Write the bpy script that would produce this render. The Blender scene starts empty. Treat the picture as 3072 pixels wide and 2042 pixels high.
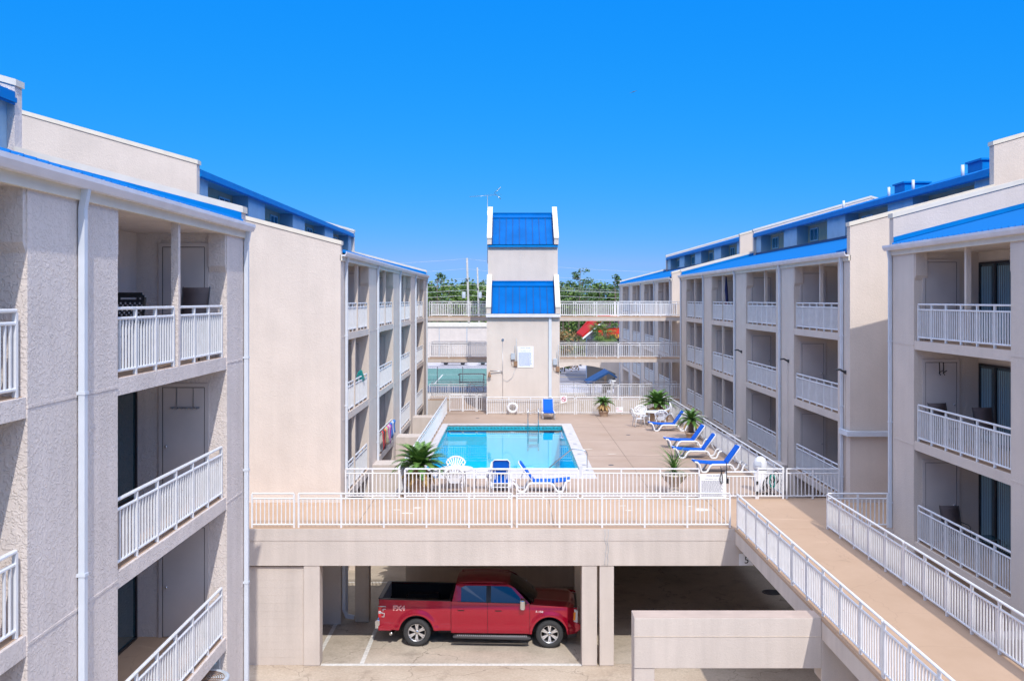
import bpy, bmesh, math, random
from mathutils import Vector, Matrix
random.seed(7)
C = bpy.context.scene.collection
FLOOR = {'A': 9.30, 'B': 6.60, 'C': 3.90}
XL, XR = -5.5, 10.85

# ------------------------------------------------------------ materials
MATS = {}
def nmat(name):
    m = bpy.data.materials.new(name); m.use_nodes = True
    nt = m.node_tree; b = nt.nodes['Principled BSDF']
    MATS[name] = m
    return m, nt, b
def plain(name, col, rough=0.6, metal=0.0, var=0.0, vscale=2.0, bump=0.0, bscale=30.0, spec=0.5, coat=0.0, detail=4.0, obj=False, bdist=0.02):
    m, nt, b = nmat(name)
    b.inputs['Base Color'].default_value = (*col, 1)
    b.inputs['Roughness'].default_value = rough
    b.inputs['Metallic'].default_value = metal
    b.inputs['Specular IOR Level'].default_value = spec
    if coat: b.inputs['Coat Weight'].default_value = coat; b.inputs['Coat Roughness'].default_value = 0.03
    N = nt.nodes; L = nt.links
    if var or bump:
        if obj:
            g = N.new('ShaderNodeTexCoord'); src = g.outputs['Object']
        else:
            g = N.new('ShaderNodeNewGeometry'); src = g.outputs['Position']
    if var:
        t = N.new('ShaderNodeTexNoise'); t.inputs['Scale'].default_value = vscale; t.inputs['Detail'].default_value = detail
        L.new(src, t.inputs['Vector'])
        r = N.new('ShaderNodeMapRange'); r.inputs['From Min'].default_value = .3; r.inputs['From Max'].default_value = .7
        r.inputs['To Min'].default_value = 1-var; r.inputs['To Max'].default_value = 1+var
        L.new(t.outputs['Fac'], r.inputs['Value'])
        x = N.new('ShaderNodeVectorMath'); x.operation = 'SCALE'; x.inputs[0].default_value = col
        L.new(r.outputs[0], x.inputs['Scale']); L.new(x.outputs[0], b.inputs['Base Color'])
    if bump:
        t2 = N.new('ShaderNodeTexNoise'); t2.inputs['Scale'].default_value = bscale; t2.inputs['Detail'].default_value = 3
        L.new(src, t2.inputs['Vector'])
        bp = N.new('ShaderNodeBump'); bp.inputs['Strength'].default_value = bump; bp.inputs['Distance'].default_value = bdist
        L.new(t2.outputs['Fac'], bp.inputs['Height']); L.new(bp.outputs[0], b.inputs['Normal'])
    return m

def stucco(name, col, bscale=14, bstr=0.5, dist=0.02, streak=0.06, edge=True):
    """knock-down stucco: flattened blobs, soft patches of grime, faint vertical streaks, lift joints"""
    m, nt, b = nmat(name); N = nt.nodes; L = nt.links
    b.inputs['Roughness'].default_value = 0.9; b.inputs['Specular IOR Level'].default_value = 0.25
    g = N.new('ShaderNodeNewGeometry')
    t = N.new('ShaderNodeTexNoise'); t.inputs['Scale'].default_value = .9; t.inputs['Detail'].default_value = 6
    L.new(g.outputs['Position'], t.inputs['Vector'])
    mp = N.new('ShaderNodeMapping'); mp.inputs['Scale'].default_value = (2.2, 2.2, .16); L.new(g.outputs['Position'], mp.inputs['Vector'])
    s = N.new('ShaderNodeTexNoise'); s.inputs['Scale'].default_value = 1.6; s.inputs['Detail'].default_value = 5; L.new(mp.outputs[0], s.inputs['Vector'])
    a = N.new('ShaderNodeMapRange'); a.inputs['From Min'].default_value = .3; a.inputs['From Max'].default_value = .7
    a.inputs['To Min'].default_value = .95; a.inputs['To Max'].default_value = 1.05; L.new(t.outputs['Fac'], a.inputs['Value'])
    c = N.new('ShaderNodeMapRange'); c.inputs['From Min'].default_value = .35; c.inputs['From Max'].default_value = .75
    c.inputs['To Min'].default_value = 1.0; c.inputs['To Max'].default_value = 1-streak; L.new(s.outputs['Fac'], c.inputs['Value'])
    f = N.new('ShaderNodeTexNoise'); f.inputs['Scale'].default_value = 55; f.inputs['Detail'].default_value = 2; L.new(g.outputs['Position'], f.inputs['Vector'])
    fr = N.new('ShaderNodeMapRange'); fr.inputs['From Min'].default_value = .3; fr.inputs['From Max'].default_value = .7
    fr.inputs['To Min'].default_value = .965; fr.inputs['To Max'].default_value = 1.035; L.new(f.outputs['Fac'], fr.inputs['Value'])
    mu = N.new('ShaderNodeMath'); mu.operation = 'MULTIPLY'; L.new(a.outputs[0], mu.inputs[0]); L.new(c.outputs[0], mu.inputs[1])
    mu2 = N.new('ShaderNodeMath'); mu2.operation = 'MULTIPLY'; L.new(mu.outputs[0], mu2.inputs[0]); L.new(fr.outputs[0], mu2.inputs[1])
    x = N.new('ShaderNodeVectorMath'); x.operation = 'SCALE'; x.inputs[0].default_value = col
    L.new(mu2.outputs[0], x.inputs['Scale']); L.new(x.outputs[0], b.inputs['Base Color'])
    # trowelled texture
    n1 = N.new('ShaderNodeTexNoise'); n1.inputs['Scale'].default_value = bscale; n1.inputs['Detail'].default_value = 5; n1.inputs['Distortion'].default_value = 1.2
    L.new(g.outputs['Position'], n1.inputs['Vector'])
    r = N.new('ShaderNodeMapRange'); r.interpolation_type = 'SMOOTHSTEP'; r.inputs['From Min'].default_value = .46; r.inputs['From Max'].default_value = .6
    L.new(n1.outputs['Fac'], r.inputs['Value'])
    n2 = N.new('ShaderNodeTexNoise'); n2.inputs['Scale'].default_value = bscale*5; n2.inputs['Detail'].default_value = 2; L.new(g.outputs['Position'], n2.inputs['Vector'])
    ad = N.new('ShaderNodeMath'); ad.operation = 'MULTIPLY_ADD'; ad.inputs[1].default_value = .35; L.new(n2.outputs['Fac'], ad.inputs[0]); L.new(r.outputs[0], ad.inputs[2])
    bp = N.new('ShaderNodeBump'); bp.inputs['Strength'].default_value = bstr; bp.inputs['Distance'].default_value = dist
    L.new(ad.outputs[0], bp.inputs['Height']); L.new(bp.outputs[0], b.inputs['Normal'])
    return m

STUCCO = stucco('stucco_far', (.625, .54, .47), 16, .32, .009, .05)
STUCCO_NEAR = stucco('stucco_near', (.68, .60, .555), 15, .62, .012, .12)
CONC = stucco('painted_concrete', (.58, .505, .45), 22, .3, .006, .13)
CONC_IN = stucco('garage_concrete', (.64, .54, .43), 10, .3, .008, .10)
COPING = plain('cream_coping', (.66, .60, .50), .7, var=.05, vscale=3)
def rail_paint():
    m = plain('white_painted_metal', (.71, .71, .72), .35, var=.06, vscale=5, bump=.15, bscale=12, bdist=.002)
    nt = m.node_tree; N = nt.nodes; L = nt.links; b = N['Principled BSDF']; old = b.inputs['Base Color'].links[0].from_socket
    g = N.new('ShaderNodeNewGeometry'); t = N.new('ShaderNodeTexNoise'); t.inputs['Scale'].default_value = 9; t.inputs['Detail'].default_value = 6; t.inputs['Roughness'].default_value = .7; L.new(g.outputs['Position'], t.inputs['Vector'])
    r = N.new('ShaderNodeMapRange'); r.inputs['From Min'].default_value = .66; r.inputs['From Max'].default_value = .72; L.new(t.outputs['Fac'], r.inputs['Value'])
    mx = N.new('ShaderNodeMix'); mx.data_type = 'RGBA'; L.new(r.outputs[0], mx.inputs['Factor']); L.new(old, mx.inputs['A']); mx.inputs['B'].default_value = (.34, .22, .14, 1); L.new(mx.outputs['Result'], b.inputs['Base Color'])
    return m
WHITE = rail_paint()
PIPE = plain('downpipe_white', (.58, .61, .66), .45, var=.05, vscale=2.5)
GUT = plain('gutter_metal', (.66, .64, .68), .4, var=.08, vscale=2)
BLUE = plain('blue_roof_metal', (.0, .102, .36), .5, var=.14, vscale=.9, spec=.12)
BLUED = plain('blue_flashing', (.0, .17, .48), .5, var=.08, vscale=2)
TAN = plain('tan_wall_paint', (.52, .46, .30), .9, var=.06, vscale=2, bump=.3, bscale=20)
DOORM = plain('door_paint', (.55, .49, .46), .55, var=.04, vscale=2)
FRAMED = plain('dark_window_frame', (.012, .012, .016), .4)
CLERE = plain('upper_wall_blue_shade', (.36, .50, .57), .85, var=.06, vscale=2, bump=.4, bscale=18)  # stucco walls, with bluish shade and roof bounce painted into the colour
AWNB = plain('awning_fabric', (.002, .05, .17), .7, var=.1, vscale=2)
BINP = plain('bin_plastic', (.66, .66, .68), .4)
NAVY = plain('navy_flashing', (.004, .03, .12), .5)
SEAM = plain('roof_seam', (.006, .13, .40), .5, spec=.12)
DSEAM = plain('dark_roof_seam', (.0, .035, .16), .5)
BEAMT = plain('beam_top', (.44, .34, .28), .85, var=.1, vscale=2)
TEAL = plain('teal_window_trim', (.42, .62, .68), .45)
CHROME = plain('chrome', (.62, .63, .65), .12, metal=1)
STEEL = plain('brushed_steel', (.45, .46, .48), .3, metal=1)
DARKM = plain('dark_bronze', (.05, .05, .055), .45)
GREYBOX = plain('grey_box_metal', (.42, .45, .48), .5, var=.1, vscale=8)
RUST = plain('rusty_metal', (.28, .16, .09), .8, var=.4, vscale=15)
PLASTIC = plain('white_resin', (.72, .72, .73), .32, var=.03, vscale=6, obj=True)
SLING = plain('blue_sling', (.0, .10, .52), .7, spec=.2, bump=.25, bscale=260, obj=True, bdist=.002, var=.05, vscale=6)
BLACKP = plain('black_plastic', (.012, .012, .014), .4)
MESHF = plain('brown_mesh_fabric', (.11, .085, .085), .8, bump=.4, bscale=400, obj=True, bdist=.002)
SIGNW = plain('white_sign', (.83, .84, .86), .4)
SIGNT = plain('sign_text_blue', (.12, .2, .45), .6)
SIGNG = plain('sign_text_grey', (.13, .15, .2), .6)
REDM = plain('red_sign', (.65, .08, .12), .5)
WHITELINE = plain('line_paint', (.66, .64, .60), .75, var=.18, vscale=9)
BARK = plain('bark', (.16, .12, .09), .9, var=.25, vscale=4, bump=.5, bscale=14)
WOODPOLE = plain('weathered_pole', (.40, .38, .35), .85, var=.12, vscale=3)
WIRE = plain('wire', (.5, .51, .52), .5)
TERRA = plain('terracotta', (.42, .30, .21), .85, var=.15, vscale=6, obj=True)
URN = plain('concrete_urn', (.52, .44, .36), .85, var=.12, vscale=7, obj=True)

def glass(name, tint, rough=.03, spec=1.0, alpha=None):
    m, nt, b = nmat(name)
    b.inputs['Base Color'].default_value = (*tint, 1); b.inputs['Roughness'].default_value = rough
    b.inputs['Specular IOR Level'].default_value = spec
    b.inputs['IOR'].default_value = 1.6
    return m
GLASS = glass('dark_glass', (.015, .05, .065))
TINTED = glass('tinted_car_glass', (.006, .008, .010), .02)
GLASST = glass('teal_glass', (.03, .16, .2))
CURTAIN = plain('curtain', (.20, .30, .34), .9)

def car_paint():
    m, nt, b = nmat('red_car_paint')
    b.inputs['Base Color'].default_value = (.40, .0, .025, 1); b.inputs['Roughness'].default_value = .24
    b.inputs['Metallic'].default_value = .5; b.inputs['Coat Weight'].default_value = 1; b.inputs['Coat Roughness'].default_value = .03
    return m
PAINT = car_paint()
RIMM = plain('alloy_rim', (.80, .80, .82), .28, metal=.85)
RUBBER = plain('tyre_rubber', (.035, .035, .037), .8, bump=.3, bscale=60, obj=True)
BEDL = plain('bed_liner', (.008, .008, .01), .75)
ORANGE = plain('amber_lens', (.85, .25, .01), .15)
LENS = plain('clear_lens', (.55, .57, .60), .08, coat=1)
TAILR = plain('red_lens', (.55, .01, .02), .15, coat=1)

def deck_mat(name, c0, c1):
    m, nt, b = nmat(name); N = nt.nodes; L = nt.links
    g = N.new('ShaderNodeNewGeometry')
    t = N.new('ShaderNodeTexNoise'); t.inputs['Scale'].default_value = .35; t.inputs['Detail'].default_value = 8; t.inputs['Roughness'].default_value = .65
    L.new(g.outputs['Position'], t.inputs['Vector'])
    cr = N.new('ShaderNodeValToRGB'); cr.color_ramp.elements[0].position = .3; cr.color_ramp.elements[1].position = .72
    cr.color_ramp.elements[0].color = (*c0, 1); cr.color_ramp.elements[1].color = (*c1, 1)
    L.new(t.outputs['Fac'], cr.inputs['Fac'])
    # worn pale scuffs
    t3 = N.new('ShaderNodeTexNoise'); t3.inputs['Scale'].default_value = .9; t3.inputs['Detail'].default_value = 5; t3.inputs['Distortion'].default_value = .6
    mp = N.new('ShaderNodeMapping'); mp.inputs['Scale'].default_value = (.5, 2.4, 1); L.new(g.outputs['Position'], mp.inputs['Vector']); L.new(mp.outputs[0], t3.inputs['Vector'])
    r3 = N.new('ShaderNodeMapRange'); r3.inputs['From Min'].default_value = .66; r3.inputs['From Max'].default_value = .76; r3.inputs['To Max'].default_value = .5
    L.new(t3.outputs['Fac'], r3.inputs['Value'])
    mx = N.new('ShaderNodeMix'); mx.data_type = 'RGBA'; L.new(r3.outputs[0], mx.inputs['Factor']); L.new(cr.outputs[0], mx.inputs['A']); mx.inputs['B'].default_value = (*[min(1, v*1.25) for v in c1], 1)
    # hairline cracks
    v = N.new('ShaderNodeTexVoronoi'); v.feature = 'DISTANCE_TO_EDGE'; v.inputs['Scale'].default_value = .22
    n4 = N.new('ShaderNodeTexNoise'); n4.inputs['Scale'].default_value = 1.5; L.new(g.outputs['Position'], n4.inputs['Vector'])
    mm = N.new('ShaderNodeVectorMath'); mm.operation = 'MULTIPLY_ADD'; mm.inputs[1].default_value = (.9, .9, .9); L.new(n4.outputs['Color'], mm.inputs[0]); L.new(g.outputs['Position'], mm.inputs[2])
    L.new(mm.outputs[0], v.inputs['Vector'])
    r5 = N.new('ShaderNodeMapRange'); r5.inputs['From Min'].default_value = .0; r5.inputs['From Max'].default_value = .004; r5.inputs['To Min'].default_value = .3; r5.inputs['To Max'].default_value = 0
    L.new(v.outputs['Distance'], r5.inputs['Value'])
    m2 = N.new('ShaderNodeMix'); m2.data_type = 'RGBA'; L.new(r5.outputs[0], m2.inputs['Factor']); L.new(mx.outputs['Result'], m2.inputs['A']); m2.inputs['B'].default_value = (.25, .17, .12, 1)
    L.new(m2.outputs['Result'], b.inputs['Base Color']); b.inputs['Roughness'].default_value = .82
    bp = N.new('ShaderNodeBump'); bp.inputs['Strength'].default_value = .2; bp.inputs['Distance'].default_value = .01
    t6 = N.new('ShaderNodeTexNoise'); t6.inputs['Scale'].default_value = 40; L.new(g.outputs['Position'], t6.inputs['Vector']); L.new(t6.outputs['Fac'], bp.inputs['Height']); L.new(bp.outputs[0], b.inputs['Normal'])
    return m
DECK = deck_mat('deck_coating', (.335, .235, .17), (.42, .31, .24))
DECK2 = deck_mat('walkway_coating', (.40, .265, .17), (.48, .33, .225))

def ground_mat(name, c0, c1, c2, sc=.5, crack=True, slab=None):
    m, nt, b = nmat(name); N = nt.nodes; L = nt.links
    g = N.new('ShaderNodeNewGeometry')
    t = N.new('ShaderNodeTexNoise'); t.inputs['Scale'].default_value = sc; t.inputs['Detail'].default_value = 9; t.inputs['Roughness'].default_value = .7
    L.new(g.outputs['Position'], t.inputs['Vector'])
    cr = N.new('ShaderNodeValToRGB'); e = cr.color_ramp.elements; e[0].position = .28; e[1].position = .75
    e[0].color = (*c0, 1); e[1].color = (*c2, 1); k = e.new(.5); k.color = (*c1, 1)
    L.new(t.outputs['Fac'], cr.inputs['Fac']); out = cr.outputs[0]
    # oil spots
    t2 = N.new('ShaderNodeTexNoise'); t2.inputs['Scale'].default_value = sc*2.6; t2.inputs['Detail'].default_value = 4; L.new(g.outputs['Position'], t2.inputs['Vector'])
    r = N.new('ShaderNodeMapRange'); r.inputs['From Min'].default_value = .6; r.inputs['From Max'].default_value = .74; r.inputs['To Max'].default_value = .55; L.new(t2.outputs['Fac'], r.inputs['Value'])
    mx = N.new('ShaderNodeMix'); mx.data_type = 'RGBA'; L.new(r.outputs[0], mx.inputs['Factor']); L.new(out, mx.inputs['A']); mx.inputs['B'].default_value = (*[v*.55 for v in c0], 1); out = mx.outputs['Result']
    if crack:
        v = N.new('ShaderNodeTexVoronoi'); v.feature = 'DISTANCE_TO_EDGE'; v.inputs['Scale'].default_value = .3
        n4 = N.new('ShaderNodeTexNoise'); n4.inputs['Scale'].default_value = 1.2; n4.inputs['Detail'].default_value = 5; L.new(g.outputs['Position'], n4.inputs['Vector'])
        mm = N.new('ShaderNodeVectorMath'); mm.operation = 'MULTIPLY_ADD'; mm.inputs[1].default_value = (1.2, 1.2, 1.2); L.new(n4.outputs['Color'], mm.inputs[0]); L.new(g.outputs['Position'], mm.inputs[2]); L.new(mm.outputs[0], v.inputs['Vector'])
        r5 = N.new('ShaderNodeMapRange'); r5.inputs['From Max'].default_value = .006; r5.inputs['To Min'].default_value = .6; r5.inputs['To Max'].default_value = 0
        L.new(v.outputs['Distance'], r5.inputs['Value'])
        m2 = N.new('ShaderNodeMix'); m2.data_type = 'RGBA'; L.new(r5.outputs[0], m2.inputs['Factor']); L.new(out, m2.inputs['A']); m2.inputs['B'].default_value = (*[v*.35 for v in c0], 1); out = m2.outputs['Result']
    tf = N.new('ShaderNodeTexNoise'); tf.inputs['Scale'].default_value = 14; tf.inputs['Detail'].default_value = 6; tf.inputs['Roughness'].default_value = .8; L.new(g.outputs['Position'], tf.inputs['Vector'])
    rf_ = N.new('ShaderNodeMapRange'); rf_.inputs['From Min'].default_value = .35; rf_.inputs['From Max'].default_value = .65; rf_.inputs['To Min'].default_value = .84; rf_.inputs['To Max'].default_value = 1.14; L.new(tf.outputs['Fac'], rf_.inputs['Value'])
    vm = N.new('ShaderNodeVectorMath'); vm.operation = 'SCALE'; L.new(out, vm.inputs[0]); L.new(rf_.outputs[0], vm.inputs['Scale']); out = vm.outputs[0]
    L.new(out, b.inputs['Base Color']); b.inputs['Roughness'].default_value = .85
    bp = N.new('ShaderNodeBump'); bp.inputs['Strength'].default_value = .35; bp.inputs['Distance'].default_value = .01
    t6 = N.new('ShaderNodeTexNoise'); t6.inputs['Scale'].default_value = 45; L.new(g.outputs['Position'], t6.inputs['Vector']); L.new(t6.outputs['Fac'], bp.inputs['Height']); L.new(bp.outputs[0], b.inputs['Normal'])
    return m
GCONC = ground_mat('parking_concrete', (.33, .28, .22), (.48, .41, .33), (.60, .52, .42), .45)
GAPRON = ground_mat('driveway_concrete', (.38, .29, .21), (.47, .38, .29), (.55, .46, .36), .5)
GRASS = ground_mat('sandy_grass', (.05, .08, .025), (.10, .12, .05), (.28, .24, .15), .08, crack=False)
ROADM = ground_mat('road_asphalt', (.19, .18, .20), (.235, .225, .25), (.28, .27, .29), .3, crack=False)
LOTM = ground_mat('lot_paving', (.36, .34, .37), (.44, .42, .45), (.5, .48, .5), .3, crack=False)
COURTG = plain('court_green', (.10, .235, .20), .85, var=.12, vscale=.8)
COURTB = plain('court_navy', (.005, .045, .12), .8, var=.1, vscale=.8)

def leaf_mat(name, c0, c1, sc=1.2):
    m, nt, b = nmat(name); N = nt.nodes; L = nt.links
    g = N.new('ShaderNodeNewGeometry')
    t = N.new('ShaderNodeTexNoise'); t.inputs['Scale'].default_value = sc; t.inputs['Detail'].default_value = 3; L.new(g.outputs['Position'], t.inputs['Vector'])
    ad = N.new('ShaderNodeMath'); ad.operation = 'MULTIPLY_ADD'; ad.inputs[1].default_value = .5; ad.inputs[2].default_value = 0
    L.new(g.outputs['Random Per Island'], ad.inputs[0])
    a2 = N.new('ShaderNodeMath'); a2.operation = 'MULTIPLY_ADD'; a2.inputs[1].default_value = .9; L.new(t.outputs['Fac'], a2.inputs[0]); L.new(ad.outputs[0], a2.inputs[2])
    cr = N.new('ShaderNodeValToRGB'); cr.color_ramp.elements[0].position = .4; cr.color_ramp.elements[1].position = .95
    cr.color_ramp.elements[0].color = (*c0, 1); cr.color_ramp.elements[1].color = (*c1, 1)
    L.new(a2.outputs[0], cr.inputs['Fac']); L.new(cr.outputs[0], b.inputs['Base Color'])
    b.inputs['Roughness'].default_value = .55; b.inputs['Specular IOR Level'].default_value = .3
    return m
SAGO = leaf_mat('sago_green', (.03, .09, .015), (.15, .28, .06), 3)
DEADF = leaf_mat('dry_frond', (.30, .17, .06), (.50, .33, .13), 3)
PINE = leaf_mat('pine_foliage', (.035, .08, .025), (.12, .20, .055), .12)
PINE2 = leaf_mat('broadleaf_foliage', (.05, .10, .02), (.17, .26, .055), .12)
BUSH = leaf_mat('scrub_foliage', (.05, .09, .03), (.20, .22, .07), .15)
BUSHR = leaf_mat('rusty_scrub', (.16, .10, .03), (.38, .22, .08), .3)

def water_mat():
    m, nt, b = nmat('pool_water'); N = nt.nodes; L = nt.links
    N.remove(b); out = N['Material Output']
    g = N.new('ShaderNodeNewGeometry')
    mp = N.new('ShaderNodeMapping'); mp.inputs['Scale'].default_value = (1, .45, 1); L.new(g.outputs['Position'], mp.inputs['Vector'])
    t = N.new('ShaderNodeTexNoise'); t.inputs['Scale'].default_value = 1.1; t.inputs['Detail'].default_value = 2; L.new(mp.outputs[0], t.inputs['Vector'])
    bp = N.new('ShaderNodeBump'); bp.inputs['Strength'].default_value = .022; bp.inputs['Distance'].default_value = .06; L.new(t.outputs['Fac'], bp.inputs['Height'])
    gl = N.new('ShaderNodeBsdfGlossy'); gl.inputs['Roughness'].default_value = .0; gl.inputs['Color'].default_value = (.85, .95, 1, 1); L.new(bp.outputs[0], gl.inputs['Normal'])
    tr = N.new('ShaderNodeBsdfTransparent'); tr.inputs['Color'].default_value = (.42, .93, .96, 1)
    fr = N.new('ShaderNodeFresnel'); fr.inputs['IOR'].default_value = 1.33; L.new(bp.outputs[0], fr.inputs['Normal'])
    mx = N.new('ShaderNodeMixShader'); L.new(fr.outputs[0], mx.inputs[0]); L.new(tr.outputs[0], mx.inputs[1]); L.new(gl.outputs[0], mx.inputs[2])
    L.new(mx.outputs[0], out.inputs['Surface'])
    return m
WATER = water_mat()
POOLP = plain('pool_plaster', (.03, .60, .74), .6, var=.04, vscale=1.5)
POOLT = plain('pool_tile', (.03, .28, .33), .2, var=.3, vscale=9)
COPE = plain('pool_coping', (.50, .475, .475), .85, var=.10, vscale=4, bump=.3, bscale=60, bdist=.004)

# ------------------------------------------------------------ mesh builder
WLOC = {}
class MB:
    def __init__(s): s.v = []; s.f = []; s.mi = []; s.sm = []
    def add(s, vs, fs, mi=0, smooth=False):
        o = len(s.v); s.v += [tuple(v) for v in vs]
        for f in fs: s.f.append([o+i for i in f]); s.mi.append(mi); s.sm.append(smooth)
    def box(s, x0, x1, y0, y1, z0, z1, mi=0):
        if x0 > x1: x0, x1 = x1, x0
        if y0 > y1: y0, y1 = y1, y0
        if z0 > z1: z0, z1 = z1, z0
        s.add([(x0,y0,z0),(x1,y0,z0),(x1,y1,z0),(x0,y1,z0),(x0,y0,z1),(x1,y0,z1),(x1,y1,z1),(x0,y1,z1)],
              [(0,3,2,1),(4,5,6,7),(0,1,5,4),(1,2,6,5),(2,3,7,6),(3,0,4,7)], mi)
    def cbox(s, c, d, mi=0, rz=0):
        M = Matrix.Rotation(rz, 3, 'Z'); hx, hy, hz = d[0]/2, d[1]/2, d[2]/2
        vs = []
        for z in (-hz, hz):
            for x, y in ((-hx,-hy),(hx,-hy),(hx,hy),(-hx,hy)):
                p = M @ Vector((x,y,z)); vs.append((p.x+c[0], p.y+c[1], p.z+c[2]))
        s.add(vs, [(0,3,2,1),(4,5,6,7),(0,1,5,4),(1,2,6,5),(2,3,7,6),(3,0,4,7)], mi)
    def prism(s, poly, axis, a0, a1, mi=0):
        """poly: list of 2d points; axis 'y': points are (x,z) extruded along y; 'x': (y,z); 'z': (x,y)"""
        def P(p, a):
            if axis == 'y': return (p[0], a, p[1])
            if axis == 'x': return (a, p[0], p[1])
            return (p[0], p[1], a)
        n = len(poly); ar = sum(poly[i][0]*poly[(i+1)%n][1]-poly[(i+1)%n][0]*poly[i][1] for i in range(n))
        if ar < 0: poly = poly[::-1]
        if a0 > a1: a0, a1 = a1, a0
        vs = [P(p, a0) for p in poly]+[P(p, a1) for p in poly]
        fl = axis == 'y'
        b = tuple(range(n)); t = tuple(range(n, 2*n))
        fs = [(b if fl else b[::-1]), (t[::-1] if fl else t)]
        for i in range(n):
            j = (i+1) % n
            fs.append((i, i+n, j+n, j) if fl else (i, j, j+n, i+n))
        s.add(vs, fs, mi)
    def tube(s, pts, r, n=8, mi=0, cap=True, smooth=True):
        pts = [Vector(p) for p in pts]; rs = r if isinstance(r, (list, tuple)) else [r]*len(pts)
        rings = []; up = None
        for i, p in enumerate(pts):
            d = (pts[min(i+1, len(pts)-1)]-pts[max(i-1, 0)]).normalized()
            if up is None or abs(up.dot(d)) > .95: up = Vector((0,0,1)) if abs(d.z) < .9 else Vector((0,1,0))
            a = d.cross(up).normalized(); b = a.cross(d).normalized(); up = b
            rings.append([p+(a*math.cos(2*math.pi*(k+.5)/n)+b*math.sin(2*math.pi*(k+.5)/n))*rs[i] for k in range(n)])
        vs = [v for q in rings for v in q]; fs = []
        for i in range(len(pts)-1):
            for k in range(n):
                a, b = i*n+k, i*n+(k+1) % n; fs.append((a, b, b+n, a+n))
        s.add(vs, fs, mi, smooth)
        if cap:
            o = len(s.v)-len(vs)
            s.f.append([o+k for k in range(n)][::-1]); s.mi.append(mi); s.sm.append(False)
            s.f.append([o+len(vs)-n+k for k in range(n)]); s.mi.append(mi); s.sm.append(False)
    def lathe(s, prof, c=(0,0,0), n=20, mi=0, smooth=True, axis='z'):
        vs = []
        for r, h in prof:
            for k in range(n):
                a = 2*math.pi*k/n
                if axis == 'z': vs.append((c[0]+r*math.cos(a), c[1]+r*math.sin(a), c[2]+h))
                elif axis == 'y': vs.append((c[0]+r*math.cos(a), c[1]+h, c[2]-r*math.sin(a)))
                else: vs.append((c[0]+h, c[1]+r*math.cos(a), c[2]+r*math.sin(a)))
        fs = []
        for i in range(len(prof)-1):
            for k in range(n):
                a, b = i*n+k, i*n+(k+1) % n; fs.append((a, b, b+n, a+n))
        s.add(vs, fs, mi, smooth)
        o = len(s.v)-len(vs)
        if prof[0][0] > 1e-4: s.f.append([o+k for k in range(n)][::-1]); s.mi.append(mi); s.sm.append(False)
        if prof[-1][0] > 1e-4: s.f.append([o+len(vs)-n+k for k in range(n)]); s.mi.append(mi); s.sm.append(False)
    def sphere(s, c, r, n=12, m=8, mi=0, sc=(1,1,1)):
        prof = [(max(1e-4, math.sin(math.pi*i/m))*r, -math.cos(math.pi*i/m)*r) for i in range(m+1)]
        o = len(s.v); s.lathe(prof, (0,0,0), n, mi)
        for i in range(o, len(s.v)):
            v = s.v[i]; s.v[i] = (v[0]*sc[0]+c[0], v[1]*sc[1]+c[1], v[2]*sc[2]+c[2])
    def grid(s, fn, us, vs_, mi=0, smooth=True, flip=False):
        o = len(s.v); nu, nv = len(us), len(vs_)
        pts = [fn(u, v) for u in us for v in vs_]; fs = []
        for i in range(nu-1):
            for j in range(nv-1):
                q = (i*nv+j, (i+1)*nv+j, (i+1)*nv+j+1, i*nv+j+1); fs.append(q[::-1] if flip else q)
        s.add(pts, fs, mi, smooth)
    def xf(s, M, start=0):
        for i in range(start, len(s.v)):
            p = M @ Vector(s.v[i]); s.v[i] = (p.x, p.y, p.z)
    def build(s, name, mats, parent=None, bevel=0, seg=2, solid=0):
        me = bpy.data.meshes.new(name)
        off = WLOC.get(parent, Vector((0,0,0))) if parent else Vector((0,0,0))
        me.from_pydata([(v[0]-off.x, v[1]-off.y, v[2]-off.z) for v in s.v], [], s.f)
        if not isinstance(mats, (list, tuple)): mats = [mats]
        for m in mats: me.materials.append(m)
        me.polygons.foreach_set('material_index', s.mi); me.polygons.foreach_set('use_smooth', s.sm)
        me.validate(); me.update()
        o = bpy.data.objects.new(name, me); C.objects.link(o)
        if parent: o.parent = parent
        WLOC[o] = off.copy()
        if solid:
            q = o.modifiers.new('thickness', 'SOLIDIFY'); q.thickness = solid; q.offset = -1
        if bevel:
            q = o.modifiers.new('edges', 'BEVEL'); q.width = bevel; q.segments = seg; q.limit_method = 'ANGLE'; q.angle_limit = math.radians(40)
        return o
def tag(o, label=None, cat=None, group=None, kind=None):
    if label: o['label'] = label
    if cat: o['category'] = cat
    if group: o['group'] = group
    if kind: o['kind'] = kind
    return o
def thing(name, label, cat, loc=(0,0,0), rz=0, group=None):
    o = bpy.data.objects.new(name, None); C.objects.link(o); o.location = loc; o.rotation_euler = (0,0,rz)
    o.empty_display_size = .2
    WLOC[o] = Vector(loc) if rz == 0 else Vector((0,0,0))
    return tag(o, label, cat, group)
def proto(name, label, cat, group=None):
    o = bpy.data.objects.new(name, None); C.objects.link(o); WLOC[o] = Vector((0,0,0))
    return tag(o, label, cat, group)
def copy_tree(src, loc, rz=0, label=None, group=None, sc=1.0):
    def rec(o, par):
        c = o.copy(); C.objects.link(c)
        if par: c.parent = par
        for ch in [q for q in bpy.data.objects if q.parent == o and q != c]: rec(ch, c)
        return c
    kids = list(bpy.data.objects)
    c = rec(src, None); c.location = loc; c.rotation_euler = (0,0,rz); c.scale = (sc,)*3
    if label: c['label'] = label
    if group: c['group'] = group
    return c
USED = {}
def place(src, loc, rz=0, label=None, group=None, sc=1.0):
    if src not in USED:
        USED[src] = 1; src.location = loc; src.rotation_euler = (0,0,rz); src.scale = (sc,)*3
        if label: src['label'] = label
        if group: src['group'] = group
        return src
    return copy_tree(src, loc, rz, label, group, sc)
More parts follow.
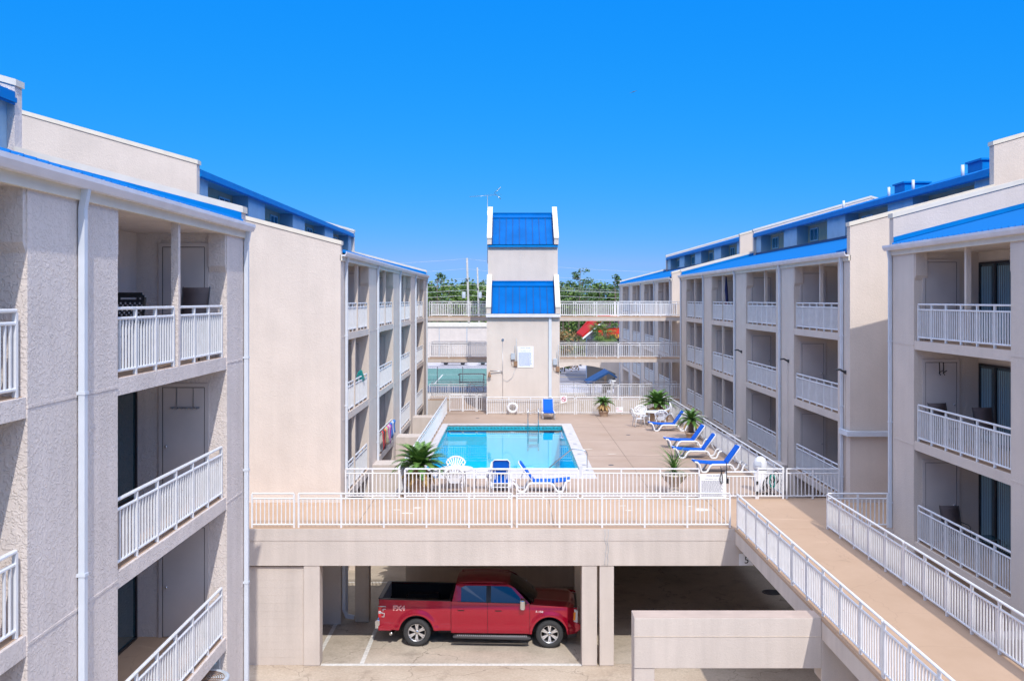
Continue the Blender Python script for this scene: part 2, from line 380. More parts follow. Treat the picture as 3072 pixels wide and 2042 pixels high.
def text_mb(mb, txt, size, origin, mi=0, plane='front', align='CENTER', depth=.002, sx=1.0, off=0):
    cu = bpy.data.curves.new('t', 'FONT'); cu.body = txt; cu.size = size; cu.align_x = align; cu.extrude = depth; cu.resolution_u = 2; cu.offset = off
    ob = bpy.data.objects.new('t', cu); C.objects.link(ob)
    dg = bpy.context.evaluated_depsgraph_get(); me = bpy.data.meshes.new_from_object(ob.evaluated_get(dg))
    vs = []
    for v in me.vertices:
        x, y, z = v.co
        vs.append((origin[0]+x*sx, origin[1]-z, origin[2]+y))
    mb.add(vs, [tuple(p.vertices) for p in me.polygons], mi)
    bpy.data.objects.remove(ob); bpy.data.curves.remove(cu); bpy.data.meshes.remove(me)

for _m in (BLUE, BLUED, SEAM): _m.node_tree.nodes['Principled BSDF'].inputs['Specular Tint'].default_value = (.15, .65, 1, 1)
# ------------------------------------------------------------ railings
def rail_geo(p0, p1, h, nsec=None, sec=1.22, height=1.0, pitch=.122, endposts=(True, True), foot=.075):
    """returns MBs frame, balusters and list of post MBs; p0,p1 are (x,y) on floor height h"""
    a = Vector((*p0, 0)); b = Vector((*p1, 0)); d = b-a; Ln = d.length; u = d/Ln; ang = math.atan2(u.y, u.x)
    n = nsec or max(1, round(Ln/sec)); s = Ln/n
    fr = MB(); bal = MB(); posts = []
    def rail(z, w, t):
        mid = (a+b)/2; q = t*.28
        prof = [(-w/2+q,-t/2),(w/2-q,-t/2),(w/2,-t/2+q),(w/2,t/2-q),(w/2-q,t/2),(-w/2+q,t/2),(-w/2,t/2-q),(-w/2,-t/2+q)]
        nn = Vector((-u.y, u.x, 0)); vs = []
        for P in (a, b):
            for (lx, lz) in prof: vs.append(tuple(P+nn*lx+Vector((0,0,h+z+lz))))
        fs = [tuple(range(8))[::-1], tuple(range(8, 16))]+[(i, (i+1) % 8, (i+1) % 8+8, i+8) for i in range(8)]
        fr.add(vs, fs)
    rail(height-.022, .055, .044); rail(height-.165, .042, .042); rail(foot+.02, .042, .04)
    for i in range(n+1):
        if (i == 0 and not endposts[0]) or (i == n and not endposts[1]): continue
        P = a+u*(i*s); k = MB(); k.cbox((P.x, P.y, h+(height-.044)/2), (.05, .048, height-.044), 0, ang); posts.append(k)
    for i in range(n):
        m = max(1, round(s/pitch))
        for j in range(1, m):
            P = a+u*(i*s+s*j/m); bal.cbox((P.x, P.y, h+(foot+height-.18)/2+.02), (.028, .026, height-.18-foot-.005), 0, ang)
    return fr, bal, posts
def railing(label, p0, p1, h=3.9, name='railing', cat='railing', group=None, **k):
    fr, bal, posts = rail_geo(p0, p1, h, **k)
    t = thing(name, label, cat, (p0[0], p0[1], h), 0, group)
    fr.build('rails', WHITE, t); bal.build('balusters', WHITE, t)
    for q in posts: q.build('post', WHITE, t)
    return t

# ------------------------------------------------------------ condo wings
def wing(name, label, side, Y0, Y1, openings, hp, hs, near_wall=True, far_wall=True, mat=STUCCO, depth=26, posts={}, detail=True, cont=(), hpf=None, hsf=None, doors=True, pier_pipe=None):
    X = XR if side > 0 else XL
    T = thing(name, label, 'building', (X, Y0, 0))
    def fx(a): return X+side*a
    RW = 1.75
    def bx(mb, a0, a1, y0, y1, z0, z1, mi=0): mb.box(fx(a0), fx(a1), y0, y1, z0, z1, mi)
    # piers and solid end masses
    edges = [Y0]; 
    for o in sorted(openings): edges += [o[0], o[1]]
    edges.append(Y1)
    for i in range(0, len(edges), 2):
        y0, y1 = edges[i], edges[i+1]
        if y1-y0 < .05: continue
        w = MB(); yy0 = y0+(.30 if (i == 0 and near_wall) else 0); yy1 = y1-(.30 if (i == len(edges)-2 and far_wall) else 0)
        bx(w, 0, RW, yy0, yy1, 0, 11.78)
        # small corbels under the eave
        if i > 0: bx(w, .02, .34, yy0-.07, yy0, 11.05, 11.78); w.prism([(yy0-.07, 11.05), (yy0, 11.05), (yy0, 10.93)], 'x', fx(.02), fx(.34))
        if i < len(edges)-2: bx(w, .02, .34, yy1, yy1+.07, 11.05, 11.78); w.prism([(yy1+.07, 11.05), (yy1, 11.05), (yy1, 10.93)], 'x', fx(.02), fx(.34))
        w.build('pier', mat, T)
        # lift joints
        for f in (6.47, 9.17):
            if detail: j = MB(); bx(j, -.008, 0.0, yy0+.0, yy1, f, f+.035); j.build('wall_joint', mat, T)
    # back wall
    w = MB(); bx(w, RW, RW+.25, Y0+.3, Y1-.3, 0, 12.2); w.build('rear_wall', mat, T)
    for oi, (y0, y1) in enumerate(openings):
        for li, lv in enumerate('ABC'):
            h = FLOOR[lv]
            s = MB(); bx(s, .012, RW, y0, y1, h-.24, h-.004); s.build('floor_slab', mat, T)
            f = MB(); bx(f, .06, RW-.01, y0, y1, h-.004, h+.004); f.build('balcony_floor', DECK2, T)
            mid = posts.get((oi, lv), None)
            if mid is None and lv == 'A': mid = .5
            top = {'A': 11.78, 'B': 9.06, 'C': 6.36}[lv]
            spans = [(y0, y1)]
            if mid:
                ym = y0+(y1-y0)*mid
                ct = (oi, lv) in cont; ao = .17 if ct else 0
                p = MB(); bx(p, .03+ao, .15+ao, ym-.05, ym+.05, h, top); p.build('divider_post', mat, T)
                if not ct: spans = [(y0, ym-.05), (ym+.05, y1)]
            for (q0, q1) in spans:
                fr, bal, ps = rail_geo((fx(.08), q0+.03), (fx(.08), q1-.12), h, nsec=max(2, round((q1-q0)/.92)), pitch=.122, endposts=(True, True))
                for k in ps: fr.v_off = None
                R = fr
                for k in ps: R.add(k.v, [tuple(ff) for ff in k.f])
                ro = R.build('balcony_railing', WHITE, T)
                bo = bal.build('balusters', WHITE, ro)
            # storage door on far reveal (faces the camera side)
            if doors:
                d0, d1 = (.30, 1.15) if side > 0 else (.42, 1.24)
                fr_ = MB(); yq = y1-.006
                for (a0, a1, z0, z1) in ((d0-.07, d0, h, h+2.12), (d1, d1+.07, h, h+2.12), (d0-.07, d1+.07, h+2.12, h+2.19)):
                    bx(fr_, a0, a1, yq-.03, yq, z0, z1)
                for (a0, a1, z0, z1) in ((d0, d0+.012, h, h+2.12), (d1-.012, d1, h, h+2.12), (d0, d1, h+2.108, h+2.12)):
                    bx(fr_, a0, a1, yq-.022, yq, z0, z1, 1)
                fo = fr_.build('door_frame', [DOORM, BLACKP], T)
                dd = MB(); bx(dd, d0+.014, d1-.014, yq-.026, yq, h+.02, h+2.106); do = dd.build('door', DOORM, T, bevel=.003)
                kn = MB(); ka = d1-.09; kn.sphere((fx(ka), yq-.07, h+.98), .03, 10, 6); kn.tube([(fx(ka), yq-.02, h+.98), (fx(ka), yq-.06, h+.98)], .014, 8); kn.build('handle', CHROME, do)
            # sliding glass door on the rear wall
            s0, s1 = y1-1.95, y1-.12
            if side < 0: s0, s1 = y1-3.4, y1-.10
            g = MB(); e = RW
            for (q0, q1, z0, z1) in ((s0, s0+.06, h, h+2.1), (s1-.06, s1, h, h+2.1), (s0+.06, s1-.06, h+2.04, h+2.1), (s0+.06, s1-.06, h, h+.05), ((s0+s1)/2-.04, (s0+s1)/2+.04, h+.05, h+2.04)):
                bx(g, e-.06, e-.002, q0, q1, z0, z1)
            if (side < 0 and Y0 < 10 and lv == 'A') or not doors: continue
            go = g.build('sliding_door', FRAMED, T)
            pn = MB(); bx(pn, e-.03, e-.012, s0+.06, (s0+s1)/2-.04, h+.05, h+2.04); bx(pn, e-.03, e-.012, (s0+s1)/2+.04, s1-.06, h+.05, h+2.04); pn.build('pane', GLASS, go)
            if detail and side > 0:
                cu = MB(); c0, c1 = s0+.15, (s0+s1)/2-.1; n = 22
                def cf(u, v, c0=c0, c1=c1, h=h, e=e): return (fx(e-.034-.012*math.sin(u*38)), c0+(c1-c0)*u, h+.08+1.9*v)
                cu.grid(cf, [i/60 for i in range(61)], [0, 1], flip=side > 0); c0b, c1b = (s0+s1)/2+.25, s1-.1
                cu.grid(lambda u, v: cf(u, v, c0b, c1b), [i/60 for i in range(61)], [0, 1], flip=side > 0)
                cu.build('curtain', CURTAIN, go)
        # ceiling over top balcony
        c = MB(); bx(c, .0, RW, y0, y1, 11.68, 11.78); c.build('soffit', mat, T)
    # eave board and gutter
    g = MB(); bx(g, -.05, .02, Y0, Y1, 11.66, 11.84); g.build('eave_board', COPING, T)
    g = MB(); pr = [(-.05, 11.80), (-.15, 11.80), (-.17, 11.83), (-.20, 11.89), (-.20, 11.95), (-.18, 11.95), (-.18, 11.90), (-.155, 11.85), (-.05, 11.85)]
    g.prism([(fx(a), z) for a, z in pr], 'y', Y0-.05, Y1+.03); g.build('gutter', GUT, T)
    st = MB()
    y = Y0+.6
    while y < Y1: st.box(fx(-.20), fx(-.05), y, y+.03, 11.945, 11.955); y += .75
    st.build('gutter_straps', GUT, T)
    # lower roof
    sl = .262; rf = MB(); a0, a1 = -.12, 4.75
    z = lambda a: 11.95+sl*(a+.12)
    P = [(fx(a0), z(a0)-.05), (fx(a1), z(a1)-.05), (fx(a1), z(a1)), (fx(a0), z(a0))]
    ry0, ry1 = Y0+(.3 if near_wall else 0), Y1-(.3 if far_wall else 0)
    rf.prism(P, 'y', ry0, ry1)
    y = ry0+.12
    while y < ry1-.05:
        w_ = .028
        rf.add([(fx(a0), y-w_, z(a0)), (fx(a0), y, z(a0)+.06), (fx(a0), y+w_, z(a0)), (fx(a1), y-w_, z(a1)), (fx(a1), y, z(a1)+.06), (fx(a1), y+w_, z(a1))],
               [(0,1,4,3), (1,2,5,4), (0,2,1)] if side < 0 else [(0,3,4,1), (1,4,5,2), (0,1,2)], 1)
        y += .30
    rf.build('roof', [BLUE, SEAM], T)
    # end parapet walls (with step up to the upper roof) + copings + blue flashing
    hr = 7.5
    HP, HS = hp, hs
    for (yy, ok) in ((Y0, near_wall), (Y1-.3, far_wall)):
        hp, hs = (HP, HS) if yy == Y0 else (hpf or HP, hsf or HS)
        if not ok: continue
        w = MB(); st0 = 4.62
        prof = [(0, 0), (0, hp), (st0, hp+.262*st0), (st0, hs), (st0+hr, hs+.285*hr), (st0+2*hr, hs), (st0+2*hr, 12.2), (depth, 11), (depth, 0)]
        w.prism([(fx(a), h) for a, h in prof], 'y', yy, yy+.3); w.build('end_wall', mat, T)
        c = MB()
        for (p, q) in (((-.03, hp-.008), (st0, hp+.262*st0)), ((st0-.04, hs-.01), (st0+hr, hs+.285*hr)), ((st0+hr, hs+.285*hr), (st0+2*hr, hs))):
            t = .13
            c.prism([(fx(p[0]), p[1]-t+.02), (fx(q[0]), q[1]-t+.02), (fx(q[0]), q[1]+.02), (fx(p[0]), p[1]+.02)], 'y', yy-.03, yy+.33)
        c.build('parapet_coping', COPING, T)
    if far_wall:
        f = MB(); yf = Y1-.3; b0 = -.0
        f.prism([(fx(b0), z(b0)), (fx(4.6), z(4.6)), (fx(4.6), z(4.6)+.20), (fx(b0), z(b0)+.20)], 'y', yf-.034, yf-.004)
        f.prism([(fx(b0), z(b0)+.07), (fx(4.6), z(4.6)+.07), (fx(4.6), z(4.6)+.085), (fx(b0), z(b0)+.085)], 'y', yf-.05, yf-.034)
        f.build('roof_flashing', BLUED, T)
    # clerestory storey
    cw = MB(); tn = MB(); A = 4.78; hb = z(A)-.1; ht = 14.45
    recs = [(o[0]+.5, min(o[1]+.5, ry1-.4)) for o in openings]
    e2 = [ry0]
    for r in sorted(recs): e2 += [r[0], r[1]]
    e2.append(ry1)
    for i in range(0, len(e2), 2):
        if e2[i+1]-e2[i] > .05: cw = MB(); bx(cw, A, A+1.0, e2[i], e2[i+1], hb, ht); cw.build('upper_wall', CLERE, T)
    for r in recs:
        tn = MB(); bx(tn, A+.62, A+.9, r[0], r[1], hb, ht); tn.build('recess_wall', TAN, T)
        for (w0, w1, z0, z1) in ((r[1]-1.9, r[1]-.55, 13.55, 14.25), (r[0]+.5, r[0]+1.05, 13.55, 14.25)):
            fm = MB(); q = A+.62; t = .06
            for (c0, c1, v0, v1) in ((w0, w0+t, z0, z1), (w1-t, w1, z0, z1), (w0+t, w1-t, z1-t, z1), (w0+t, w1-t, z0, z0+t), ((w0+w1)/2-.025, (w0+w1)/2+.025, z0+t, z1-t)):
                bx(fm, q-.05, q-.002, c0, c1, v0, v1)
            fo = fm.build('upper_window', TEAL, T)
            g = MB(); bx(g, q-.025, q-.004, w0+t, w1-t, z0+t, z1-t); g.build('pane', GLASST, fo)
    fl = MB(); bx(fl, A-.03, A+.0, ry0, ry1, z(A-.03), z(A)+.16); fl.build('base_flashing', NAVY, T)
    # upper roof
    ur = MB(); e0 = A-.15; z2 = lambda a: 14.62+.285*(a-e0); rd = e0+hr+.1
    ur.prism([(fx(e0), z2(e0)-.05), (fx(rd), z2(rd)-.05), (fx(rd+hr), z2(e0)-.05), (fx(rd+hr), z2(e0)), (fx(rd), z2(rd)), (fx(e0), z2(e0))], 'y', ry0, ry1)
    y = ry0+.2
    while y < ry1-.05:
        w_ = .022
        ur.add([(fx(e0), y-w_, z2(e0)), (fx(e0), y, z2(e0)+.03), (fx(e0), y+w_, z2(e0)), (fx(rd), y-w_, z2(rd)), (fx(rd), y, z2(rd)+.03), (fx(rd), y+w_, z2(rd))],
               [(0,1,4,3), (1,2,5,4), (0,2,1)] if side < 0 else [(0,3,4,1), (1,4,5,2), (0,1,2)], 1)
        y += .3
    ur.build('upper_roof', [BLUE, SEAM], T)
    ef = MB(); bx(ef, e0-.02, e0+.0, ry0, ry1, 14.36, 14.63); bx(ef, e0-.06, e0-.02, ry0, ry1, 14.40, 14.50); ef.build('eave_trim', BLUED, T)
    so = MB(); bx(so, e0, A+1.0, ry0, ry1, 14.44, 14.50); so.build('upper_soffit', TEAL, T)
    bw = MB(); bx(bw, 18.5, 18.8, Y0+.3, Y1-.3, 0, 14.3); bw.build('outer_wall', mat, T)
    # downpipes
    def pipe(y, hh=11.8, z0=0):
        p = MB(); w_ = .055
        p.box(fx(-.10), fx(-.02), y-w_/2-.02, y+w_/2+.02, z0, 11.55)
        p.prism([(fx(-.10), 11.55), (fx(-.02), 11.55), (fx(-.06), 11.82), (fx(-.15), 11.82)], 'y', y-w_/2-.02, y+w_/2+.02)
        for q in (2.3, 4.6, 6.9, 9.2): p.box(fx(-.11), fx(-.0), y-w_/2-.03, y+w_/2+.03, q, q+.04)
        p.build('downpipe', PIPE, T)
    for y in (pier_pipe or []): pipe(y)
    return T

OPF = [(33.3, 38.5), (41.1, 46.4), (49.1, 54.4), (57.0, 62.3)]
wLF = wing('condo_wing', 'cream stucco condo wing left of the pool, blank wall facing camera, towels on a balcony', -1, 32.1, 64.3, OPF, 12.28, 14.87,
           posts={(0,'B'): .38, (0,'C'): .38}, pier_pipe=[32.9, 40.65, 48.75, 56.6, 64.0])
wRF = wing('condo_wing', 'cream stucco condo wing right of the pool with blue lower roof and upper windows', 1, 32.1, 64.3, OPF, 12.88, 15.48, hpf=12.3, hsf=14.9, cont=((0,'A'), (1,'A')),
           posts={(2,'B'): .5, (2,'C'): .5, (3,'B'): .5, (3,'C'): .5}, pier_pipe=[32.75, 40.35, 48.5, 56.5, 64.0])
OPN = [(6.05, 11.35), (13.95, 19.3)]
wLN = wing('condo_wing', 'nearest condo wing at left edge with rough shaded stucco and three balconies', -1, 3.4, 20.65, OPN, 12.29, 14.87,
           near_wall=False, mat=STUCCO_NEAR, pier_pipe=[12.68, 20.5])
wRN = wing('condo_wing', 'nearest condo wing at right edge, shaded, beside the long footbridge', 1, 11.0, 28.75, [(13.8, 19.1), (21.75, 27.0)], 12.85, 15.48, cont=((0,'A'), (1,'A')),
           near_wall=False, mat=STUCCO, pier_pipe=[20.3, 28.55])
wTH = wing('condo_wing', 'farthest condo wing behind the footbridges, right of the tower', 1, 67.8, 100.6, [(69.0, 74.3), (76.9, 82.2), (84.9, 90.2), (92.8, 98.1)], 12.29, 14.87,
           detail=False, posts={(i, l): .5 for i in range(4) for l in 'BC'}, pier_pipe=[68.4, 76.1, 84.1, 92.1, 100.2])
# vents and fans on the right upper roof
def z2r(a): return 14.62+.285*(a-4.63)
for i, (a, y) in enumerate([(5.6, 36.5), (6.0, 42.0), (5.8, 33.6), (6.3, 45.5), (5.9, 50.5)]):
    v = MB(); v.lathe([(.06, -.1), (.06, .42), (.045, .42), (.045, .3)], (XR+a, y, z2r(a)), 12); v.build('vent_pipe', PIPE, wRF)
for (a, y) in [(8.2, 40.5), (8.2, 48.5)]:
    v = MB(); v.box(XR+a, XR+a+1.2, y, y+1.3, z2r(a)-.1, z2r(a)+.42); v.box(XR+a-.08, XR+a+1.28, y-.08, y+1.38, z2r(a)+.42, z2r(a)+.5); v.build('roof_fan_housing', BLUED, wRF)
for (y, z0_, z1_) in []: pass
# conduit lamps on right wing piers
for (y, h) in ((32.5, 8.05), (39.2, 8.0), (47.2, 7.95)):
    l = MB(); l.box(XR-.05, XR-.0, y-.06, y+.06, h-.06, h+.06); l.tube([(XR-.04, y, h), (XR-.2, y-.02, h+.09), (XR-.34, y-.05, h+.08)], .035, 8); l.build('wall_lamp', DARKM, wRF)
l = MB(); l.tube([(XR-.02, 39.3, 7.9), (XR-.02, 39.3, 1.2)], .014, 6); l.tube([(XR-.02, 32.55, 7.9), (XR-.02, 32.55, 4.2)], .014, 6); l.build('conduit', STUCCO, wRF)
# water pipe boxed across the far wing end wall
l = MB(); l.box(XR-.14, XR+2.0, 31.94, 32.06, 6.03, 6.2); l.box(XR-.14, XR-.02, 32.061, 32.8, 6.03, 6.2); l.build('boxed_pipe', PIPE, wRF, bevel=.01)
# stains of rusty water on left blank wall kept in material only

# ------------------------------------------------------------ tower
TW = thing('stair_tower', 'tall cream stucco tower with two blue sloped roofs behind the pool', 'tower', (.64, 57, 0))
tx0, tx1 = -1.44, 2.72
m = MB(); m.box(tx0, tx1, 57.0, 65.2, 0, 9.6); m.box(tx0+.02, tx1-.02, 59.0, 65.1, 9.6, 13.6); m.build('tower_wall', STUCCO, TW)
def mansard(y0, z0, y1, z1, name):
    r = MB(); r.prism([(y0, z0), (y1, z1), (y1+.1, z1), (y1+.1, z0)], 'x', tx0+.26, tx1-.26)
    dy, dz = y1-y0, z1-z0; Ln = math.hypot(dy, dz); ny, nz = -dz/Ln, dy/Ln
    n = 9
    for i in range(n+1):
        x = tx0+.3+(tx1-tx0-.6)*i/n
        x_ = .016
        r.add([(x-.016, y0+ny*.03, z0+nz*.03), (x+.012, y0+ny*.03, z0+nz*.03), (x+.012, y1+ny*.03, z1+nz*.03), (x-.012, y1+ny*.03, z1+nz*.03),
               (x-.012, y0, z0), (x+.012, y0, z0), (x+.012, y1, z1), (x-.012, y1, z1)], [(0,1,2,3), (0,3,7,4), (1,5,6,2), (0,4,5,1)], 1)
    r.box(tx0+.28, tx1-.28, y1-.10, y1+.12, z1-.04, z1+.10)
    q = .14
    r.prism([(y0+dy*(1-q)+ny*.03, z0+dz*(1-q)+nz*.03), (y1+ny*.03, z1+nz*.03), (y1+ny*.05, z1+nz*.05), (y0+dy*(1-q)+ny*.05, z0+dz*(1-q)+nz*.05)], 'x', tx0+.27, tx1-.27)
    r.build(name, [BLUE, DSEAM], TW)
    for (a, b) in ((tx0-.02, tx0+.24), (tx1-.24, tx1+.02)):
        p = MB(); p.prism([(y0-.12, z0+.0), (y0-.12, z0+.35), (y1-.05, z1+.38), (y1+.3, z1+.38), (y1+.3, z0), ], 'x', a, b); p.build('parapet', STUCCO, TW)
        c = MB(); c.prism([(y0-.16, z0+.33), (y0-.16, z0+.43), (y1-.06, z1+.47), (y1+.32, z1+.47), (y1+.32, z1+.39), (y1-.04, z1+.39)], 'x', a-.015, b+.015); c.build('parapet_coping', COPING, TW)
mansard(56.9, 9.62, 59.0, 11.42, 'lower_roof')
mansard(58.9, 13.66, 61.6, 15.65, 'upper_roof')
m = MB(); m.box(tx0, tx1, 61.6, 65.1, 13.6, 15.6); m.build('rear_wall', STUCCO, TW)
m = MB(); m.box(tx0-.04, tx1+.04, 56.76, 56.9, 9.42, 9.60); m.build('gutter', GUT, TW)
m = MB(); m.box(tx0+.02, tx1-.02, 58.84, 58.97, 13.5, 13.62); m.build('drip_trim', BLUED, TW)
m = MB(); m.box(2.09, 2.25, 56.88, 57.0, 2.2, 9.42); m.build('downpipe', PIPE, TW)
# antenna
AN = thing('antenna', 'old TV aerial on the top left corner of the tower', 'antenna', (tx0+.1, 60.9, 15.9))
m = MB(); m.tube([(tx0-.05, 60.9, 12.6), (tx0-.05, 60.9, 16.75)], .016, 6); m.build('mast', STEEL, AN)
m = MB(); m.tube([(tx0-1.1, 60.7, 16.65), (tx0+.5, 61.1, 16.8)], .009, 5)
for i in range(12):
    t = i/11; x = tx0-1.1+1.8*t; y = 60.7+.4*t; z_ = 16.75+.2*t; L_ = .25+.35*t
    m.tube([(x-L_*.2, y-L_*.8, z_-.1), (x+L_*.2, y+L_*.8, z_-.1)], .005, 4)
for s_ in (-1, 1):
    for i in range(4): m.tube([(tx0+.35, 61, 16.9), (tx0+.75, 61+(i-1.5)*.2, 16.9+s_*(.35))], .007, 4)
m.build('aerial_elements', STEEL, AN)
# boxes, sign, lamp on the tower face
def wall_box(x, z_, label, nm='meter_box'):
    B = thing(nm, label, 'electrical box', (x, 56.9, z_))
    m = MB(); m.box(x-.12, x+.12, 56.86, 56.995, z_-.18, z_+.18); m.build('box_body', GREYBOX, B, bevel=.01)
    m = MB(); m.tube([(x+.1, 56.95, z_+.15), (x+.1, 56.95, z_+.62)], .016, 6); m.tube([(x+.19, 56.95, z_-.4), (x+.19, 56.95, z_+1.0)], .016, 6); m.build('conduit', GREYBOX, B)
    m = MB(); m.box(x+.05, x+.24, 56.9, 56.99, z_-.55, z_-.28); m.tube([(x-.1, 56.94, z_-.18), (x-.08, 56.94, z_-.5), (x+.12, 56.94, z_-.6)], .012, 6); m.tube([(x+.19, 56.93, z_-.3), (x+.19, 56.93, z_-.62)], .03, 6); m.build('rusty_fitting', RUST, B)
wall_box(.06, 7.19, 'grey meter box with rusty fittings left of the rules sign on the tower')
wall_box(2.46, 6.88, 'grey meter box right of the downpipe on the tower face')
LP = thing('wall_lamp', 'hooded lamp on a bent arm at left side of the tower face', 'lamp', (-.9, 56.9, 6.4))
m = MB(); m.tube([(-.53, 56.95, 3.9), (-.53, 56.95, 8.1)], .009, 5); m.tube([(-.55, 56.93, 6.25), (-.58, 56.93, 6.33), (-.72, 56.9, 6.35), (-1.25, 56.85, 6.35)], .026, 8); m.tube([(-.53, 56.95, 5.9), (-.3, 56.97, 5.75), (0, 56.97, 5.95), (.2, 56.97, 6.5)], .008, 5); m.build('arm', STEEL, LP)
m = MB(); m.lathe([(.10, 0), (.085, .06), (.05, .26), (.02, .3)], (-1.28, 56.85, 6.02), 12); m.build('shade', RUST, LP)
m = MB(); m.lathe([(.075, 0), (.075, .03), (.03, .05)], (-.53, 56.97, 8.12), 12, axis='y'); m.build('junction_box', STEEL, LP)

def sign(label, x, y, z_, w, h, lines, head, mat2=SIGNT):
    S = thing('rules_sign', label, 'sign', (x, y, z_))
    m = MB(); m.box(x-w/2, x+w/2, y-.012, y, z_-h/2, z_+h/2); m.build('board', SIGNW, S, bevel=.003)
    t = MB(); zz = z_+h/2-.10*h
    for i, (s_, sz) in enumerate(head):
        text_mb(t, s_, sz, (x, y-.015, zz), 0); zz -= sz*1.25
    t.build('heading', SIGNG, S)
    t = MB(); rnd = random.Random(3); n = lines; bot = z_-h/2+.04*h
    for i in range(n):
        yy = zz-(zz-bot)*(i)/n; xx = x-w*.44
        end = x+w*(.30+.14*rnd.random())
        while xx < end:
            L_ = w*(.03+.07*rnd.random()); L_ = min(L_, end-xx)
            t.box(xx, xx+L_, y-.014, y-.012, yy, yy+(zz-bot)/n*.5); xx += L_+w*.014
    t.build('small_print', mat2, S)
    return S
sign('large white pool rules sign on the tower wall', .77, 56.985, 7.15, .90, 1.2, 22, [('POOL RULES', .1), ('POOL HOURS 9 AM - 10 PM', .052), ('NO LIFEGUARD ON DUTY', .048)])
sign('white pool rules sign hung on the near pool fence', 6.55, 32.60, 4.33, .86, .80, 17, [('POOL RULES', .075), ('POOL HOURS 9 AM - 10 PM', .045)], SIGNG)

# ------------------------------------------------------------ parking deck
PD = thing('parking_deck', 'raised concrete deck over the parking, holding the pool', 'parking deck', (0, 28.4, 0))
yf = 28.42
m = MB()
under = MB()
def slab(x0, x1, y0, y1): m.box(x0, x1, y0, y1, 3.86, 3.9); under.box(x0, x1, y0, y1, 3.5, 3.858)

slab(-3.85, -3.35, 32.85, 56.95); slab(2.6, 9.0, 32.85, 56.95); slab(-3.35, 2.6, 32.85, 38.2); slab(-3.35, 2.6, 51.9, 56.95)
slab(-3.85, -1.46, 56.95, 65.4); slab(XL-3, XL, 32.0, 32.85) if False else None
m.build('deck_floor', DECK, PD); m = MB(); m.box(-14, 16, yf+.22, 32.85, 3.86, 3.9); under.box(-14, 16, yf+.22, 32.85, 3.5, 3.858); m.box(-14, 16, yf+.001, yf+.218, 3.896, 3.904); m.build('walkway_floor', DECK2, PD); under.build('deck_soffit', CONC, PD)
m = MB(); m.box(-14, 16, yf, yf+.22, 2.85, 3.9); m.box(-14, 16, yf-.012, yf, 3.56, 3.9); m.build('fascia_beam', CONC, PD, bevel=.012)
for (y0, y1) in ((39.4, 40.6), (47.4, 48.6), (55.3, 56.5)):
    q = MB(); q.box(XL+.0, -3.85, y0, y1, 2.2, 3.9); q.build('cross_beam', CONC, PD)
    q = MB(); q.box(9.0, XR, y0, y1, 2.9, 3.9); q.build('cross_beam', CONC, PD)
q = MB(); q.box(-3.95, -3.85, 32.85, 56.95, 2.9, 3.9); q.box(9.0, 9.1, 32.85, 56.95, 2.9, 3.9); q.box(-3.85, 9.0, 56.95, 57.0, 2.9, 3.9); q.build('edge_beam', CONC, PD)
cols = [(1.985, 2.42, 28.44, 28.86, 0), (2.49, 2.90, 28.44, 28.86, 0), (-5.93, -5.47, 28.44, 28.9, 0)]
for (a, b, c, d, k) in cols:
    q = MB(); q.box(a, b, c, d, 0, 2.85); q.build('column', CONC, PD, bevel=.02)
for (a, b) in ((-5.94, -5.52), (-5.07, -4.62), (2.02, 2.30), (2.62, 2.95), (9.6, 10.05), (15, 15.5)):
    q = MB(); q.box(a, b, 32.3, 32.75, 0, 3.5); q.build('column', CONC_IN, PD, bevel=.015)
for (a, b, y) in ((6.2, 6.6, 45.5), (-5.9, -5.5, 40), (9.6, 10, 41), (9.6, 10, 50), (-5.9, -5.5, 48), (5.5, 5.9, 56.4)):
    q = MB(); q.box(a, b, y, y+.4, 0, 3.5); q.build('column', CONC_IN, PD, bevel=.015)
q = MB(); q.box(-14, -5.93, 28.52, 28.72, 0, 2.80); q.build('block_wall', CONC, PD)
q = MB()
for i in range(1, 12): q.box(-14, -5.94, 28.517, 28.52, .22*i+.0, .22*i+.006)
q.build('block_joints', CONC, PD)
q = MB(); q.box(-3.85, 3.1, 36.3, 36.55, 0, 3.5); q.box(-3.85, -3.6, 36.55, 53.2, 0, 3.5); q.box(2.85, 3.1, 36.55, 53.2, 0, 3.5); q.box(-3.85, 3.1, 53.2, 53.4, 0, 3.5); q.build('pool_tank_wall', CONC_IN, PD)
q = MB(); rr_ = random.Random(4)
for x0_ in (2.66, 2.72): q.tube([(x0_+.03*rr_.uniform(-1, 1), yf-.014, 3.9-.075*i) for i in range(15)], .007, 4)
q.build('crack', GREYBOX, PD)
q = MB(); rr_ = random.Random(12)
for (x, y, w_, l_) in ((-3.2, 30.5, .55, .18), (-2.95, 31.3, .3, .2), (-3.6, 31.0, .35, .1), (3.5, 31.6, .3, .1), (3.6, 30.9, .28, .1), (5.9, 31.0, .55, .45), (5.6, 31.5, .25, .12), (3.3, 43.6, .6, .12), (4.2, 42.2, .4, .1)):
    n = 14; pts = [(x+w_/2*math.cos(6.283*i/n)*rr_.uniform(.5, 1.1), y+l_/2*math.sin(6.283*i/n)*rr_.uniform(.5, 1.1)) for i in range(n)]; q.prism(pts, 'z', 3.901, 3.9045)
q.build('paint_scuffs', COPING, PD)
q = MB()
for x in (4.7, ): q.box(x, x+.018, 32.9, 56.9, 3.9, 3.9025)
for y in (37.0, 41.6, 46.3, 51.0): q.box(3.1, 8.9, y, y+.018, 3.9, 3.9025)
for x in (-4.5, 1.2, 6.3): q.box(x, x+.016, 28.66, 32.8, 3.9, 3.9025)
q.build('expansion_joints', BARK, PD)
